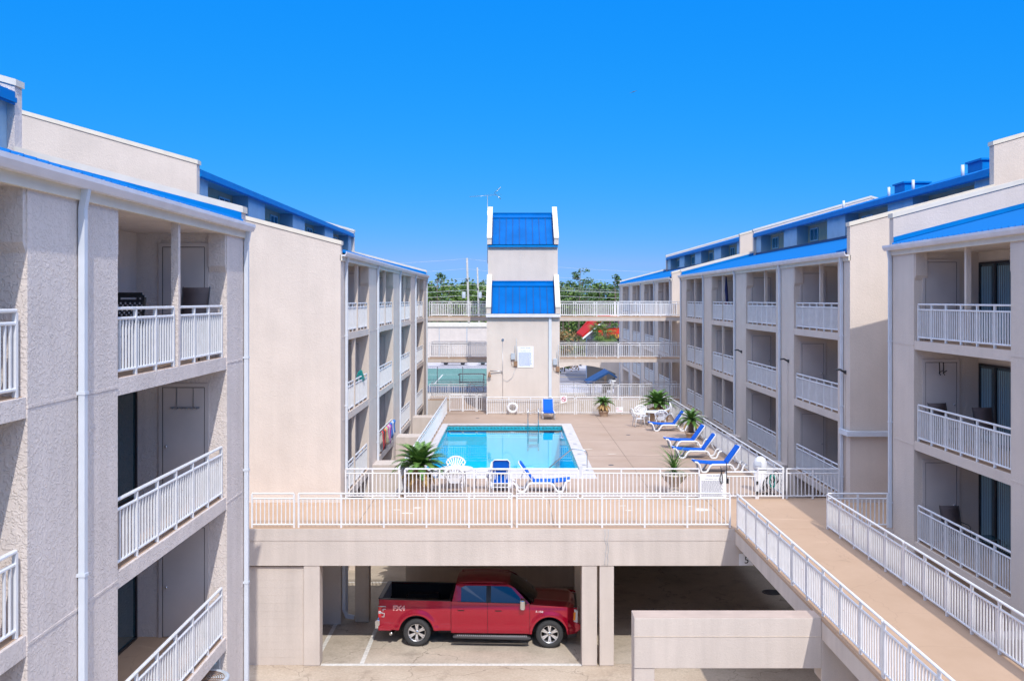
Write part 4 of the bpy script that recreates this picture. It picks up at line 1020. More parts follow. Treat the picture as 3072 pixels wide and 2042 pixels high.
for (x, y, z, rz, lab) in [
    (xin(-1, .40), 18.25, 9.305, -PIh, 'brown mesh chair back seen over the top left balcony rail, nearer the corner'),
    (xin(1, .55), 26.3, 6.60, -PIh+.1, 'brown mesh chair by the storage door on the middle right balcony'),
    (xin(1, 1.2), 25.2, 6.60, -PIh, 'brown mesh chair in front of the glass on the middle right balcony'),
    (xin(1, 1.0), 22.6, 6.60, math.pi-.5, 'brown mesh chair at the near end of the middle right balcony'),
    (xin(1, .75), 26.1, 3.90, -PIh, 'brown mesh chair by the storage door on the lowest right balcony'),
    (xin(1, 1.0), 22.6, 3.90, math.pi-.6, 'tan mesh chair at the near end of the lowest right balcony')]:
    o = place(SCH, (x, y, z), rz, lab, GS)
    if 'top left' in lab: o.scale = (1, 1, 1.27)
    elif o.scale.z > 1.1: o.scale = (1, 1, 1)
STR = plain('striped_web', (.28, .22, .22), .8)
SC2 = make_sling_chair('striped_chair', STR); place(SC2, (xin(-1, .9), 14.9, 6.6), PIh-.3, 'brown striped chair on the middle balcony of the near left wing')
SC3 = make_sling_chair('webbed_chair', plain('green_web', (.02, .09, .10), .8)); place(SC3, (xin(1, .9), 34.6, 3.9), -PIh, 'dark green webbed chair on the lowest balcony of the right far wing')
# perforated black plastic chair
PC = thing('patio_chair', 'black perforated plastic chair back on the top left balcony', 'chair', (xin(-1, .36), 15.3, 9.3))
cx, cy, cz = xin(-1, .36), 15.3, 9.42
m = MB(); rr = .0
outer = []
nx, nz = 15, 15
def inside(i, k):
    # holes on a diagonal grid, plus a handle slot
    if 5 <= i <= 9 and k == 12: return True
    return (i+k) % 2 == 0 and 0 < i < nx-1 and 0 < k < nz-1 and k != 13 and k != 11
w_, h_ = .036, .036
for i in range(nx):
    for k in range(nz):
        if inside(i, k): continue
        if k >= 13 and (i < 2-(14-k) or i > nx-3+(14-k)): continue
        x = cx-nx*w_/2+i*w_; z = cz+.55+k*h_; y = cy+.0-.02*(k)
        m.box(x-.003, x+w_+.003, cy-.16+.012*k-.012, cy-.16+.012*k+.012, z-.003, z+h_+.003)
m.build('backrest', BLACKP, PC)
m = MB(); m.box(cx-.26, cx+.26, cy-.6, cy-.14, .42+cz, .45+cz); m.build('seat', BLACKP, PC, bevel=.01)
for sx in (-1, 1):
    for yy in (-.58, -.18):
        m = MB(); m.tube([(cx+sx*.24, cy+yy, cz), (cx+sx*.22, cy+yy, cz+.44)], .02, 6); m.build('leg', BLACKP, PC)
    m = MB(); m.tube([(cx+sx*.27, cy-.16, cz+.64), (cx+sx*.27, cy-.55, cz+.66), (cx+sx*.26, cy-.58, cz+.42)], .022, 6); m.build('armrest', BLACKP, PC)
ST = thing('side_table', 'small dark glass side table on the lowest right balcony', 'table', (xin(1, 1.1), 25.1, 3.9))
x, y = xin(1, 1.15), 25.3
m = MB(); m.box(x-.25, x+.25, y-.25, y+.25, 4.38, 4.40); m.build('tabletop', GLASS, ST)
for a in (-.23, .23):
    for b in (-.23, .23): q = MB(); q.tube([(x+a, y+b, 3.9), (x+a, y+b, 4.38)], .014, 6); q.build('leg', DARKM, ST)
HR2 = thing('hook_rack', 'small wall hook rack on the storage door of the middle balcony at left', 'hook', (xin(-1, .8), 19.26, 8.3))
m = MB(); xa_, xb_ = xin(-1, .52), xin(-1, 1.08); m.box(xb_, xa_, 19.25, 19.262, 8.31, 8.34)
for k in range(6):
    x = xb_+.05+(xa_-xb_-.1)*k/5; m.tube([(x, 19.25, 8.33), (x, 19.21, 8.30), (x, 19.2, 8.34)], .007, 5)
for x in (xb_+.12, xa_-.12): m.box(x-.008, x+.008, 19.255, 19.262, 8.34, 8.70)
m.build('hook_bar', STEEL, HR2)
HK = thing('door_hooks', 'pair of black over door hooks on the middle right storage door', 'hook', (xin(1, .75), 26.97, 8.6))
m = MB()
for s in (-.05, .06): m.tube([(xin(1, .72)+s, 26.96, 8.72), (xin(1, .72)+s, 26.94, 8.42), (xin(1, .72)+s, 26.88, 8.38), (xin(1, .72)+s-.05, 26.86, 8.44)], .012, 6); m.tube([(xin(1, .72)+s, 26.93, 8.45), (xin(1, .72)+s+.06, 26.88, 8.5)], .01, 6)
m.build('hook_strap', BLACKP, HK)
WC = thing('windsock', 'dark blue and red furled flag on the top balcony of the right far wing', 'flag', (xin(1, .2), 51.2, 10.2))
m = MB(); m.tube([(xin(1, .2), 51.6, 11.6), (xin(1, .2), 51.55, 10.9), (xin(1, .22), 51.45, 10.3), (xin(1, .2), 51.4, 9.9)], [.03, .09, .07, .02], 6); m.build('cloth', plain('navy_cloth', (.01, .015, .08), .8), WC)
m = MB(); m.tube([(xin(1, .2), 51.4, 10.3), (xin(1, .19), 51.3, 9.7)], [.07, .03], 6); m.build('red_tail', plain('red_cloth', (.4, .02, .02), .8), WC)

# AC unit on a ground floor pad at left
AC = thing('air_conditioner', 'grey outdoor air conditioner with a rusty top under the lowest left balcony', 'air conditioner', (-5.62, 18.55, 2.7))
c = (-5.68, 18.45, 2.62)
m = MB(); m.lathe([(.40, 0), (.42, .02), (.42, .74), (.45, .76), (.45, .82), (.40, .83), (.36, .80)], c, 28); m.build('casing', GREYBOX, AC)
m = MB()
for k in range(9): m.tube([(c[0]+.04*(k+1)*math.cos(a*.3142), c[1]+.04*(k+1)*math.sin(a*.3142), c[2]+.81) for a in range(21)], .006, 4)
for a in range(4): m.tube([(c[0]-.38*math.cos(a*.785), c[1]-.38*math.sin(a*.785), c[2]+.805), (c[0]+.38*math.cos(a*.785), c[1]+.38*math.sin(a*.785), c[2]+.805)], .007, 4)
m.build('fan_guard', RUST, AC)
m = MB(); m.lathe([(.001, .70), (.36, .70)], c, 20); m.lathe([(.08, .70), (.08, .76), (.001, .76)], c, 12); m.build('fan', BLACKP, AC)
m = MB(); m.box(-7.3, -5.1, 13.95, 19.3, 0, 2.6); o = m.build('concrete_plinth', CONC_IN, None, bevel=.01); tag(o, 'low concrete plinth under the air conditioner at lower left', 'plinth')
EB = thing('electrical_panel', 'grey electrical panel on the wall behind the air conditioner', 'electrical box', (-5.75, 19.2, 3.4))
m = MB(); m.box(-6.1, -5.62, 19.22, 19.295, 3.02, 3.55); m.build('panel_box', GREYBOX, EB, bevel=.01)
m = MB()
for a, b in ((-5.72, 3.42), (-5.72, 3.15), (-5.98, 3.15)): m.lathe([(.035, 0), (.035, -.02), (.02, -.02)], (a, 19.22, b), 12, axis='y')
m.build('knockout', TEAL, EB)

# ------------------------------------------------------------ pickup truck
TK = thing('pickup_truck', 'dark red four door pickup truck parked under the deck', 'truck', (-.9, 30.9, 0))
def T_(x, v, w): # x world x, v lateral (-1 near), w height
    a = math.radians(-2.2); X0, Y0_ = -.9, 30.92
    dx = x-X0; return (X0+dx*math.cos(a)-v*math.sin(a)*1.0, Y0_+dx*math.sin(a)+v*math.cos(a), w)
HWN = [(.30, .93), (.40, .965), (.58, .99), (.62, .975), (.78, .985), (1.00, .995), (1.14, .992), (1.20, .978), (1.30, .965), (1.42, .95)]
def hw(h):
    if h <= HWN[0][0]: return HWN[0][1]
    for (a, wa), (b, wb) in zip(HWN, HWN[1:]):
        if h <= b: t = (h-a)/(b-a); return wa+(wb-wa)*t
    return HWN[-1][1]
wheels = [(-2.83, .41), (1.16, .41)]; WR = .41; AR = .53
def bottom(x, base):
    z = base
    for (cx_, cz_) in wheels:
        d = abs(x-cx_)
        if d < AR: z = max(z, cz_+math.sqrt(AR*AR-d*d)*1.03)
    return z
def flare(x, h):
    f = 0
    for (cx_, cz_) in wheels:
        d = math.hypot(x-cx_, (h-cz_)/1.03)-AR
        if d < .16: f = max(f, .042*(1-max(0, d-.05)/.11) if d > .05 else .042)
    return f
def side_panel(name, xs, topf, base, parent=TK, rows=16, mat=PAINT, taper=0):
    objs = []
    for s in (-1, 1):
        m = MB()
        def fn(u, v):
            x = u; b = bottom(x, base); t = topf(x); h = b+(t-b)*v
            wd = hw(h)+flare(x, h)
            if x > 1.55: wd -= (x-1.55)**2*.55
            if x < -3.75: wd -= (-3.75-x)**2*.6
            return T_(x, s*wd, h)
        vs = [i/rows for i in range(rows+1)]
        m.grid(fn, xs, vs, flip=(s > 0)); objs.append(m.build(name, mat, parent))
    return objs
def fr_(a, b, n): return [a+(b-a)*i/n for i in range(n+1)]
xs_bed = sorted(set(fr_(-3.95, -1.80, 44)+[-2.83-AR, -2.83+AR]))
side_panel('bed_side', xs_bed, lambda x: 1.40-.03*(x+3.95)/2.15, .50-.0, rows=20)
belt = lambda x: 1.36-.035*(x+1.77)/2.3
rd = side_panel('rear_door', fr_(-1.785, -.70, 14), belt, .43)
fd = side_panel('front_door', fr_(-.69, .56, 16), belt, .43)
xs_f = sorted(set(fr_(.57, 1.98, 40)+[1.16-AR, 1.16+AR]))
side_panel('front_fender', xs_f, lambda x: belt(x)-.02-.05*max(0, (x-.57))-.06*max(0, x-1.5)**2, .43, rows=20)
# panel gaps
m = MB()
for x in (-1.792, -.695, .565):
    for s in (-1, 1):
        pts = [T_(x, s*(hw(h)-.012), h) for h in fr_(.43, belt(x)-.01, 10)]; m.tube(pts, .009, 4)
m.build('door_gap', BLACKP, TK)
# dark underbody, wells
m = MB()
def tb(x0, x1, v0, v1, z0, z1, mb=None, mi=0):
    mb = mb or m; vs = []
    for z in (z0, z1):
        for (x, v) in ((x0,v0),(x1,v0),(x1,v1),(x0,v1)): vs.append(T_(x, v, z))
    mb.add(vs, [(0,3,2,1),(4,5,6,7),(0,1,5,4),(1,2,6,5),(2,3,7,6),(3,0,4,7)], mi)
tb(-3.8, 1.8, -.62, .62, .38, .80); tb(-2.2, .55, -.9, .9, .42, .62); tb(-3.36, -2.3, -.70, .70, .6, 1.0); tb(.6, 1.75, -.72, .72, .6, 1.1)
tb(-3.4, -2.26, -.93, -.70, .96, 1.02); tb(.62, 1.70, -.93, -.72, .96, 1.02); tb(-3.4, -2.26, .70, .93, .96, 1.02)
m.build('chassis', BEDL, TK)
# bed
m = MB(); tb(-3.85, -1.85, -.86, .86, .88, .90); tb(-3.9, -1.85, -.92, -.86, .88, 1.36); tb(-3.9, -1.85, .86, .92, .88, 1.36); tb(-1.88, -1.80, -.92, .92, .5, 1.37); tb(-3.3, -2.35, -.86, -.6, .9, 1.12); tb(-3.3, -2.35, .6, .86, .9, 1.12)
for i in range(10): tb(-3.85, -1.9, -.8+.17*i, -.72+.17*i, .9, .915)
m.build('bed_liner', BEDL, TK)
m = MB()
for s in (-1, 1): a, b = (-.97, -.86) if s < 0 else (.86, .97); vs = [T_(-3.95, a, 1.40), T_(-1.80, a, 1.365), T_(-1.80, b, 1.365), T_(-3.95, b, 1.40), T_(-3.95, a, 1.425), T_(-1.80, a, 1.39), T_(-1.80, b, 1.39), T_(-3.95, b, 1.425)]; m.add(vs, [(0,3,2,1),(4,5,6,7),(0,1,5,4),(1,2,6,5),(2,3,7,6),(3,0,4,7)])
m.build('bed_rail_cap', BLACKP, TK, bevel=.008)
m = MB(); tb(-3.98, -3.88, -.90, .90, .62, 1.40); tg = m.build('tailgate', PAINT, TK, bevel=.02)
m = MB(); tb(-4.0, -3.86, -.90, .90, 1.40, 1.43); m.build('tailgate_cap', BLACKP, tg, bevel=.008)
# tailgate ribs are dark metal inside
m = MB()
for i in range(9): tb(-3.878, -3.87, -.8+.19*i, -.68+.19*i, 1.0, 1.38)
m.build('tailgate_liner', GREYBOX, tg)
m = MB()
def slab3(pts, v0, v1, mb, mi=0):
    n = len(pts); vs = [T_(x, v0, z) for x, z in pts]+[T_(x, v1, z) for x, z in pts]
    mb.add(vs, [tuple(range(n)), tuple(range(n, 2*n))[::-1]]+[(i+n, (i+1) % n+n, (i+1) % n, i) for i in range(n)], mi)
slab3([(-4.10, .50), (-3.85, .50), (-3.85, .74), (-4.02, .80), (-4.12, .74)], -.93, .93, m); m.build('rear_bumper', CHROME, TK, bevel=.03)
m = MB(); slab3([(-3.99, .47), (-3.60, .47), (-3.60, .66), (-3.86, .66), (-3.99, .60)], -.985, -.90, m); slab3([(-3.99, .47), (-3.60, .47), (-3.60, .66), (-3.86, .66), (-3.99, .60)], .90, .985, m); m.build('bumper_corner', PAINT, TK, bevel=.02)
for s in (-1, 1):
    m = MB(); v0, v1 = (s*.90, s*.978)
    slab3([(-3.99, .86), (-3.78, .86), (-3.70, 1.02), (-3.70, 1.22), (-3.99, 1.24)], min(v0, v1), max(v0, v1), m); tl = m.build('tail_light', TAILR, TK, bevel=.015)
    m = MB(); e = s*.981
    for P in ([(-3.98, 1.20), (-3.76, 1.20), (-3.76, 1.12), (-3.84, 1.12), (-3.84, 1.06)], [(-3.95, 1.03), (-3.85, 1.00), (-3.80, .99), (-3.81, .89), (-3.88, .89)]):
        m.tube([T_(x, e, z) for x, z in P], .018, 4)
    tb(-3.975, -3.87, s*.976-.004, s*.976+.006, .98, 1.06, m); m.build('reverse_lens', LENS, tl)
# cab greenhouse: pillars, roof, glass
def gh(x, h, s): # tumblehome: half width at height h
    t = (h-1.34)/(1.86-1.34); t = max(0, min(1.05, t)); return s*(.945-(.945-.73)*t**1.15)
m = MB()
def pane(mb, poly, s, out=0.0, mi=0, th=None):
    pts = [T_(x, gh(x, z, s)+s*out, z) for x, z in poly]
    f = tuple(range(len(poly))); mb.add(pts, [f if s < 0 else f[::-1]], mi)
xA0, xA1 = .58, .02     # a pillar bottom / top
win_r = [(-1.50, 1.345), (-.74, 1.335), (-.74, 1.79), (-1.38, 1.79), (-1.50, 1.74)]
win_f = [(-.60, 1.335), (.44, 1.315), (.02, 1.74), (-.12, 1.78), (-.60, 1.79)]
top_l = 1.835
for s in (-1, 1):
    q = MB()
    frame = [[(-1.77, 1.33), (-1.50, 1.345), (-1.50, 1.74), (-1.66, 1.80)], [(-1.66, 1.80), (-1.50, 1.74), (-1.38, 1.79), (-1.34, 1.84), (-1.6, 1.84)],
             [(-1.38, 1.79), (-.74, 1.79), (-.60, 1.79), (-.12, 1.78), (-.06, 1.83), (-1.34, 1.84)],
             [(-.12, 1.78), (.02, 1.74), (.10, 1.75), (-.0, 1.80), (-.06, 1.83)], [(.02, 1.74), (.44, 1.315), (.57, 1.31), (.10, 1.75)],
             [(-1.77, 1.33), (.57, 1.30), (.44, 1.315), (-.60, 1.335), (-.74, 1.335), (-1.50, 1.345)]]
    for P in frame: pane(q, P, s)
    q.build('window_frame', PAINT, TK)
    q = MB(); pane(q, [(-.74, 1.335), (-.60, 1.335), (-.60, 1.79), (-.74, 1.79)], s, .001); q.build('door_pillar', BLACKP, TK)
    par = rd[0 if s < 0 else 1]; q = MB(); pane(q, win_r, s, -.012); q.build('side_window', TINTED, par)
    par = fd[0 if s < 0 else 1]; q = MB(); pane(q, win_f, s, -.012); q.build('side_window', TINTED, par)
    # bright window sill moulding
    q = MB(); q.tube([T_(x, s*.962, belt(x)+.002) for x in fr_(-1.6, .5, 6)], .009, 5); q.build('sill_trim', BLACKP, TK)
m = MB()
def rf(u, v):
    # u along x 0..1, v across -1..1
    x = -1.66+1.62*u; e = 1-abs(v)**3*.0; h = 1.845+.055*(1-v*v)+.025*math.sin(math.pi*min(1, u*1.1))-.06*max(0, u-.85)/.15*.5-.03*max(0, .1-u)/.1
    w_ = .735; hh = h-(.018 if abs(v) > .97 else 0); return T_(x, v*w_, hh)
m.grid(rf, fr_(0, 1, 16), fr_(-1, 1, 20), flip=False); m.build('cab_roof', PAINT, TK)
m = MB()
for s in (-1, 1): m.tube([T_(x, s*.70, 1.868+.02*math.sin(math.pi*(x+1.6)/1.5)) for x in fr_(-1.6, -.1, 8)], .012, 5)
m.build('roof_moulding', PAINT, TK)
m = MB(); 
def ws(u, v): # windshield
    x = -.05+.80*u+ .06*(1-v*v)*u; h = 1.875+.0*v-.055*v*v-.555*u+.03*math.sin(math.pi*u); w_ = .70+.16*u; return T_(x, v*w_, h)
m.grid(ws, fr_(0, 1, 8), fr_(-1, 1, 12), flip=False); m.build('windshield', TINTED, TK)
m = MB(); m.grid(lambda u, v: T_(-1.67-.11*u, v*(.71+.2*u), 1.86-.03*v*v-.50*u), fr_(0, 1, 4), fr_(-1, 1, 6), flip=True); cb = m.build('cab_rear_panel', PAINT, TK)
m = MB(); m.grid(lambda u, v: T_(-1.685-.10*u, v*(.60+.16*u), 1.80-.36*u), [0, 1], [-1, 1], flip=True); m.build('rear_window', TINTED, TK)
# hood
m = MB()
def hd(u, v):
    x = .60+1.30*u; sidez = belt(x)-.02-.05*max(0, (x-.57))-.06*max(0, x-1.5)**2
    w_ = hw(sidez)-.0; w_ -= (max(0, x-1.55))**2*.55; bul = .05*(1-min(1, abs(v))**4)*(1-.25*u)+.022*math.exp(-((abs(v)-.62)/.13)**2)*(1-u*.3)
    nose = -.10*max(0, (u-.85)/.15)**2; return T_(x+.06*(1-v*v)*u, v*w_, sidez+bul+nose)
m.grid(hd, fr_(0, 1, 20), fr_(-1, 1, 28), flip=False); m.build('hood', PAINT, TK)
m = MB(); m.grid(lambda u, v: T_(.50+.16*u, v*.84, 1.325+.012*(1-v*v)), [0, 1], fr_(-1, 1, 8)); m.tube([T_(.70, -.75, 1.36), T_(.62, -.1, 1.45)], .01, 4); m.tube([T_(.72, -.1, 1.37), T_(.62, .55, 1.45)], .01, 4); m.build('wiper_cowl', BLACKP, TK)
# front end
m = MB(); tb(1.84, 1.99, -.74, .74, .76, 1.18); m.build('grille', BLACKP, TK, bevel=.03)
m = MB()
for z in (.86, 1.0, 1.1): tb(1.985, 2.01, -.72, .72, z, z+.035)
m.build('grille_bar', CHROME, TK)
m = MB(); slab3([(1.80, .44), (2.02, .48), (2.09, .56), (2.09, .70), (2.0, .76), (1.80, .76)], -.90, .90, m); bp_ = m.build('front_bumper', PAINT, TK, bevel=.03)
m = MB(); 
for s in (-1, 1): tb(1.95, 2.095, s*.62-.12, s*.62+.12, .56, .68, m)
m.build('fog_light_recess', BLACKP, bp_)
m = MB(); slab3([(1.70, .28), (1.95, .30), (2.0, .46), (1.70, .46)], -.86, .86, m); m.build('air_dam', BLACKP, TK, bevel=.01)
for s in (-1, 1):
    v0, v1 = sorted((s*.70, s*.925)); m = MB()
    slab3([(1.66, 1.10), (1.78, .80), (2.00, .76), (2.01, 1.12), (1.90, 1.17)], v0, v1, m); hl = m.build('headlight', LENS, TK, bevel=.02)
    m = MB(); e = s*.93; a, b = sorted((e-.01*s, e+.004*s)); slab3([(1.80, .86), (1.93, .83), (1.94, 1.08), (1.84, 1.06)], a, b, m); m.build('turn_lens', ORANGE, hl)
# mirrors
for s in (-1, 1):
    m = MB(); tb(.28, .44, s*1.08-.11, s*1.08+.11, 1.18, 1.50); mi_ = m.build('wing_mirror', CHROME, TK, bevel=.05, seg=3)
    m = MB(); a, b = sorted((s*.92, s*1.0)); tb(.34, .46, a, b, 1.30, 1.38, m); m.build('mirror_arm', BLACKP, mi_)
for i, (p, x) in enumerate(((rd, -1.58), (fd, -.46))):
    for s, pp in ((-1, p[0]), (1, p[1])):
        m = MB(); a, b = sorted((s*.985, s*1.03)); tb(x-.02, x+.20, a, b, 1.13, 1.17, m); m.build('handle', PAINT, pp, bevel=.012)
        m = MB(); a, b = sorted((s*.986, s*.994)); tb(x-.0, x+.18, a, b, 1.09, 1.14, m); m.build('handle_recess', BLACKP, pp)
for s in (-1, 1):
    m = MB(); a, b = sorted((s*.93, s*1.08)); slab3([(-1.72, .30), (.50, .27), (.62, .31), (.55, .36), (-1.66, .38), (-1.74, .36)], a, b, m); m.build('running_board', DARKM, TK, bevel=.02)
m = MB()
for x in fr_(-1.6, .45, 34): tb(x, x+.025, -1.07, -.98, .362, .382, m)
m.build('step_tread', GREYBOX, TK)
m = MB(); m.tube([T_(-3.55, -.72, .40), T_(-3.62, -.95, .36)], .045, 12); m.build('exhaust_tip', CHROME, TK)
# wheels
for (cx_, cz_) in wheels:
    for s in (-1, 1):
        wo = proto('wheel', None, None); wo.parent = TK; WLOC[wo] = WLOC[TK].copy()
        n = 40
        def LW(prof, mat, nm, par=wo, seg=n, sm=True):
            q = MB()
            vs = []
            for r, d in prof:
                for k in range(seg):
                    a = 2*math.pi*k/seg; vs.append(T_(cx_+r*math.cos(a), s*(.93-d), cz_+r*math.sin(a)))
            fs = []
            for i in range(len(prof)-1):
                for k in range(seg):
                    a, b = i*seg+k, i*seg+(k+1) % seg; fs.append((a, b, b+seg, a+seg) if s < 0 else (a, a+seg, b+seg, b))
            q.add(vs, fs, 0, sm); return q
        q = LW([(.262, .20), (.262, -.02), (.275, -.045), (.33, -.055), (.385, -.045), (.405, -.02), (.41, .02), (.41, .20), (.38, .24)], RUBBER, 'tyre')
        for k in range(48):
            a0 = 2*math.pi*k/48; vs = []
            for (r, d) in ((.408, -.01), (.416, .0), (.416, .2), (.408, .2)):
                for da in (-.03, .03): vs.append(T_(cx_+r*math.cos(a0+da), s*(.93-d), cz_+r*math.sin(a0+da)))
            q.add(vs, [(0,1,3,2),(2,3,5,4),(4,5,7,6)], 0)
        q.build('tyre', RUBBER, wo)
        q = LW([(.262, -.01), (.25, -.012), (.245, .03), (.24, .16)], STEEL, 'rim')
        for k in range(6):
            for da in (-.13, .13):
                a0 = math.pi/6+k*math.pi/3
                def PP(r, a, d): return T_(cx_+r*math.cos(a), s*(.93-d), cz_+r*math.sin(a))
                r0, r1 = .06, .252; aa = a0+da*.55; w0, w1 = .34, .085
                q.add([PP(r0, aa-w0, .02), PP(r0, aa+w0, .02), PP(r1, a0+da-w1, .0), PP(r1, a0+da+w1, .0), PP(r0, aa-w0, .06), PP(r0, aa+w0, .06), PP(r1, a0+da-w1, .05), PP(r1, a0+da+w1, .05)], [(0,1,3,2),(0,2,6,4),(1,5,7,3)] if s < 0 else [(0,2,3,1),(0,4,6,2),(1,3,7,5)])
        q.build('rim', RIMM, wo)
        q = LW([(.0005, .015), (.055, .015), (.065, .03)], STEEL, 'hub', seg=16); q.build('hub_cap', CHROME, wo)
        q = LW([(.0005, .10), (.17, .10), (.17, .14)], RUST, 'disc', seg=24); q.build('brake_disc', DARKM, wo)
# lettering
def side_text(txt, x, z, size, mat, nm, par=TK, off=0):
    q = MB(); text_mb(q, txt, size, (0, 0, 0), sx=1.15, depth=.003, off=off)
    q.v = [T_(x+v[0], -(hw(z+v[2])+flare(x+v[0], z+v[2])+.004)+v[1]*1.0, z+v[2]) for v in q.v]; return q.build(nm, mat, par)
OR_ = plain('orange_decal', (.75, .10, .03), .5)
side_text('FX4', -3.36, 1.09, .19, SIGNW, 'decal_outline', off=.006)
o_ = side_text('FX4', -3.36, 1.09, .19, OR_, 'decal', off=-.002); o_.location.y -= .006
side_text('F-150', .86, 1.07, .085, SIGNW, 'badge')
# ------------------------------------------------------------ ground and beyond
def sheet(name, x0, x1, y0, y1, z, mat, kind='structure'):
    m = MB(); m.add([(x0,y0,z),(x1,y0,z),(x1,y1,z),(x0,y1,z)], [(0,1,2,3)]); return tag(m.build(name, mat), kind=kind)
sheet('ground', -1600, 1600, -60, 2600, -.02, GRASS)
sheet('driveway', -16, 18, -10, 28.62, -.004, GAPRON)
sheet('parking_floor', -16, 18, 28.62, 112, .0, GCONC)
sheet('parking_lot', -60, 60, 112, 126, -.008, LOTM)
sheet('road', -400, 400, 126, 152, .004, ROADM)
m = MB()
for y in (134.5, 134.9, 141.0): m.box(-400, 400, y, y+.18, .004, .009)
o = m.build('road_line', plain('yellow_line', (.55, .40, .16), .8)); tag(o, kind='structure')
sheet('pavement', -400, 400, 152, 166, .002, LOTM)
m = MB(); m.box(-5.45, 2.0, 28.47, 28.615, -.003, .004); m.box(-5.72, -5.60, 28.62, 32.3, .001, .005); m.box(-4.36, -4.24, 28.62, 32.9, .001, .005); m.box(-9.0, -4.3, 36.8, 36.9, .001, .005); m.box(2.95, 3.05, 32.8, 33.6, .001, .005)
m.box(-9, -4.3, 41.5, 41.6, .001, .005)
o = m.build('parking_line', WHITELINE); tag(o, kind='structure')
MH = thing('manhole_cover', 'round dark manhole cover on the shaded parking floor at right', 'manhole cover', (9.18, 35.3, 0))
m = MB(); m.lathe([(.34, .0), (.34, .012), (.30, .012), (.30, .007), (.001, .007)], (9.25, 35.6, 0), 28); m.build('cover', DARKM, MH)
m = MB()
for i in range(7): m.box(9.0, 9.5, 35.36+.08*i-.015, 35.36+.08*i+.015, .008, .013)
m.build('cover_ribs', DARKM, MH)
GR = thing('drain_grate', 'dark rectangular drain grate at the bottom edge under the near beam', 'drain', (6.9, 27, 0))
m = MB(); m.box(6.4, 8.1, 26.9, 27.3, -.002, .006); m.build('grate', DARKM, GR)
# tennis court on the left
sheet('tennis_court', -16, 4, 112, 125.9, .012, COURTB); sheet('tennis_court', -30, 3.2, 121, 151, .016, COURTG)
m = MB(); m.prism([(-9.0, 124), (-8.85, 124), (-10.2, 137), (-10.4, 137)], 'z', .018, .024) if False else None
for (a, b, c, d) in ((-9.6, 122.5, -9.6, 139), (-1.7, 122.5, -1.7, 139), ):
    m.box(a-.08, a+.08, b, d, .017, .022)
m.box(-16, 2, 138.9, 139.1, .017, .022)
o = m.build('court_line', WHITELINE); tag(o, kind='structure')
m = None
def chain_fence(label, x0, x1, y, h=3.0):
    T = thing('chain_link_fence', label, 'fence', (x0, y, 0))
    n = round((x1-x0)/3)
    for i in range(n+1):
        q = MB(); x = x0+(x1-x0)*i/n; q.tube([(x, y, 0), (x, y, h)], .04, 6); q.build('post', DARKM, T)
    q = MB()
    for z in (.1, h*.5, h-.03): q.tube([(x0, y, z), (x1, y, z)], .03, 5)
    q.build('rail', DARKM, T)
    q = MB(); s = .22; x = x0-h
    while x < x1:
        for sg in (1, -1):
            a = x; b = x+h*sg if sg > 0 else x+h
            p = [(x, 0), (x+h, h)] if sg > 0 else [(x, h), (x+h, 0)]
            (xa, za), (xb, zb) = p; ta = max(0, (x0-xa)/(xb-xa)); tb_ = min(1, (x1-xa)/(xb-xa))
            if tb_ > ta: q.box(0,0,0,0,0,0) if False else q.tube([(xa+(xb-xa)*ta, y, za+(zb-za)*ta), (xa+(xb-xa)*tb_, y, za+(zb-za)*tb_)], .008, 3, cap=False)
        x += s
    q.build('wire_mesh', DARKM, T)
chain_fence('black chain link fence in front of the green tennis court', -14, 3, 111.6)
BT = thing('court_bench', 'dark court side bench frame beyond the back gate', 'bench', (-5, 113, 0))
q = MB()
for x in (-5.9, -3.2): q.tube([(x, 113, 0), (x, 113, 2.0)], .06, 6)
q.tube([(-6.1, 113, 1.9), (-5.9, 113, 2.05), (-3.2, 113, 2.05), (-3.0, 113, 1.9)], .06, 6); q.tube([(-6, 113, 1.1), (-3.1, 113, 1.1)], .05, 6); q.tube([(-5.3, 113, .1), (-4.5, 113, 1.0), (-3.7, 113, .1)], .04, 6)
q.build('frame', DARKM, BT)
q = MB(); q.box(-5.9, -3.2, 112.8, 113.3, .55, .62); q.build('seat', DARKM, BT)
# far building wall and parked cars
FB = thing('roadside_building', 'low flat pale building across the road left of the tower', 'building', (-12, 167, 0))
q = MB(); q.box(-40, 1.5, 167, 180, 0, 5.9); q.build('wall', STUCCO, FB)
q = MB(); q.box(-40.2, 1.7, 166.8, 180.2, 5.9, 6.35); q.build('roof_edge', COPING, FB)
q = MB(); q.box(-7.6, -7.45, 166.95, 167, 0, 5.9); q.box(-12.2, -12.1, 166.95, 167, 0, 5.9); q.build('wall_joint', GREYBOX, FB)
def make_car(name, label, col, loc, L_=4.4):
    t = thing(name, label, 'car', loc)
    x, y, z = loc; pm = plain('paint_'+name, col, .3, coat=1)
    prof = [(-2.1, .35), (2.1, .35), (2.15, .6), (2.05, .8), (1.25, .95), (-2.0, .98), (-2.15, .8), (-2.15, .5)]
    q = MB(); q.prism([(x+a, z+b) for a, b in prof], 'y', y-.85, y+.85); q.build('body', pm, t, bevel=.06)
    q = MB(); q.prism([(x-1.75, z+.95), (x-1.2, z+1.42), (x+.35, z+1.45), (x+1.15, z+.94)], 'y', y-.75, y+.75); q.build('cabin', TINTED, t, bevel=.04)
    for wx in (-1.35, 1.35):
        for wy in (-.84, .66): q = MB(); q.lathe([(.001, 0), (.33, 0), (.33, .18), (.001, .18)], (x+wx, y+wy, z+.33), 18, axis='y'); q.build('wheel', RUBBER, t)
    return t
make_car('parked_car', 'dark parked car seen through the middle left footbridge rail', (.03, .03, .05), (-9.2, 160, 0))
make_car('parked_car', 'grey green parked car partly hidden by the tower at left', (.10, .16, .17), (-3.3, 160, 0))
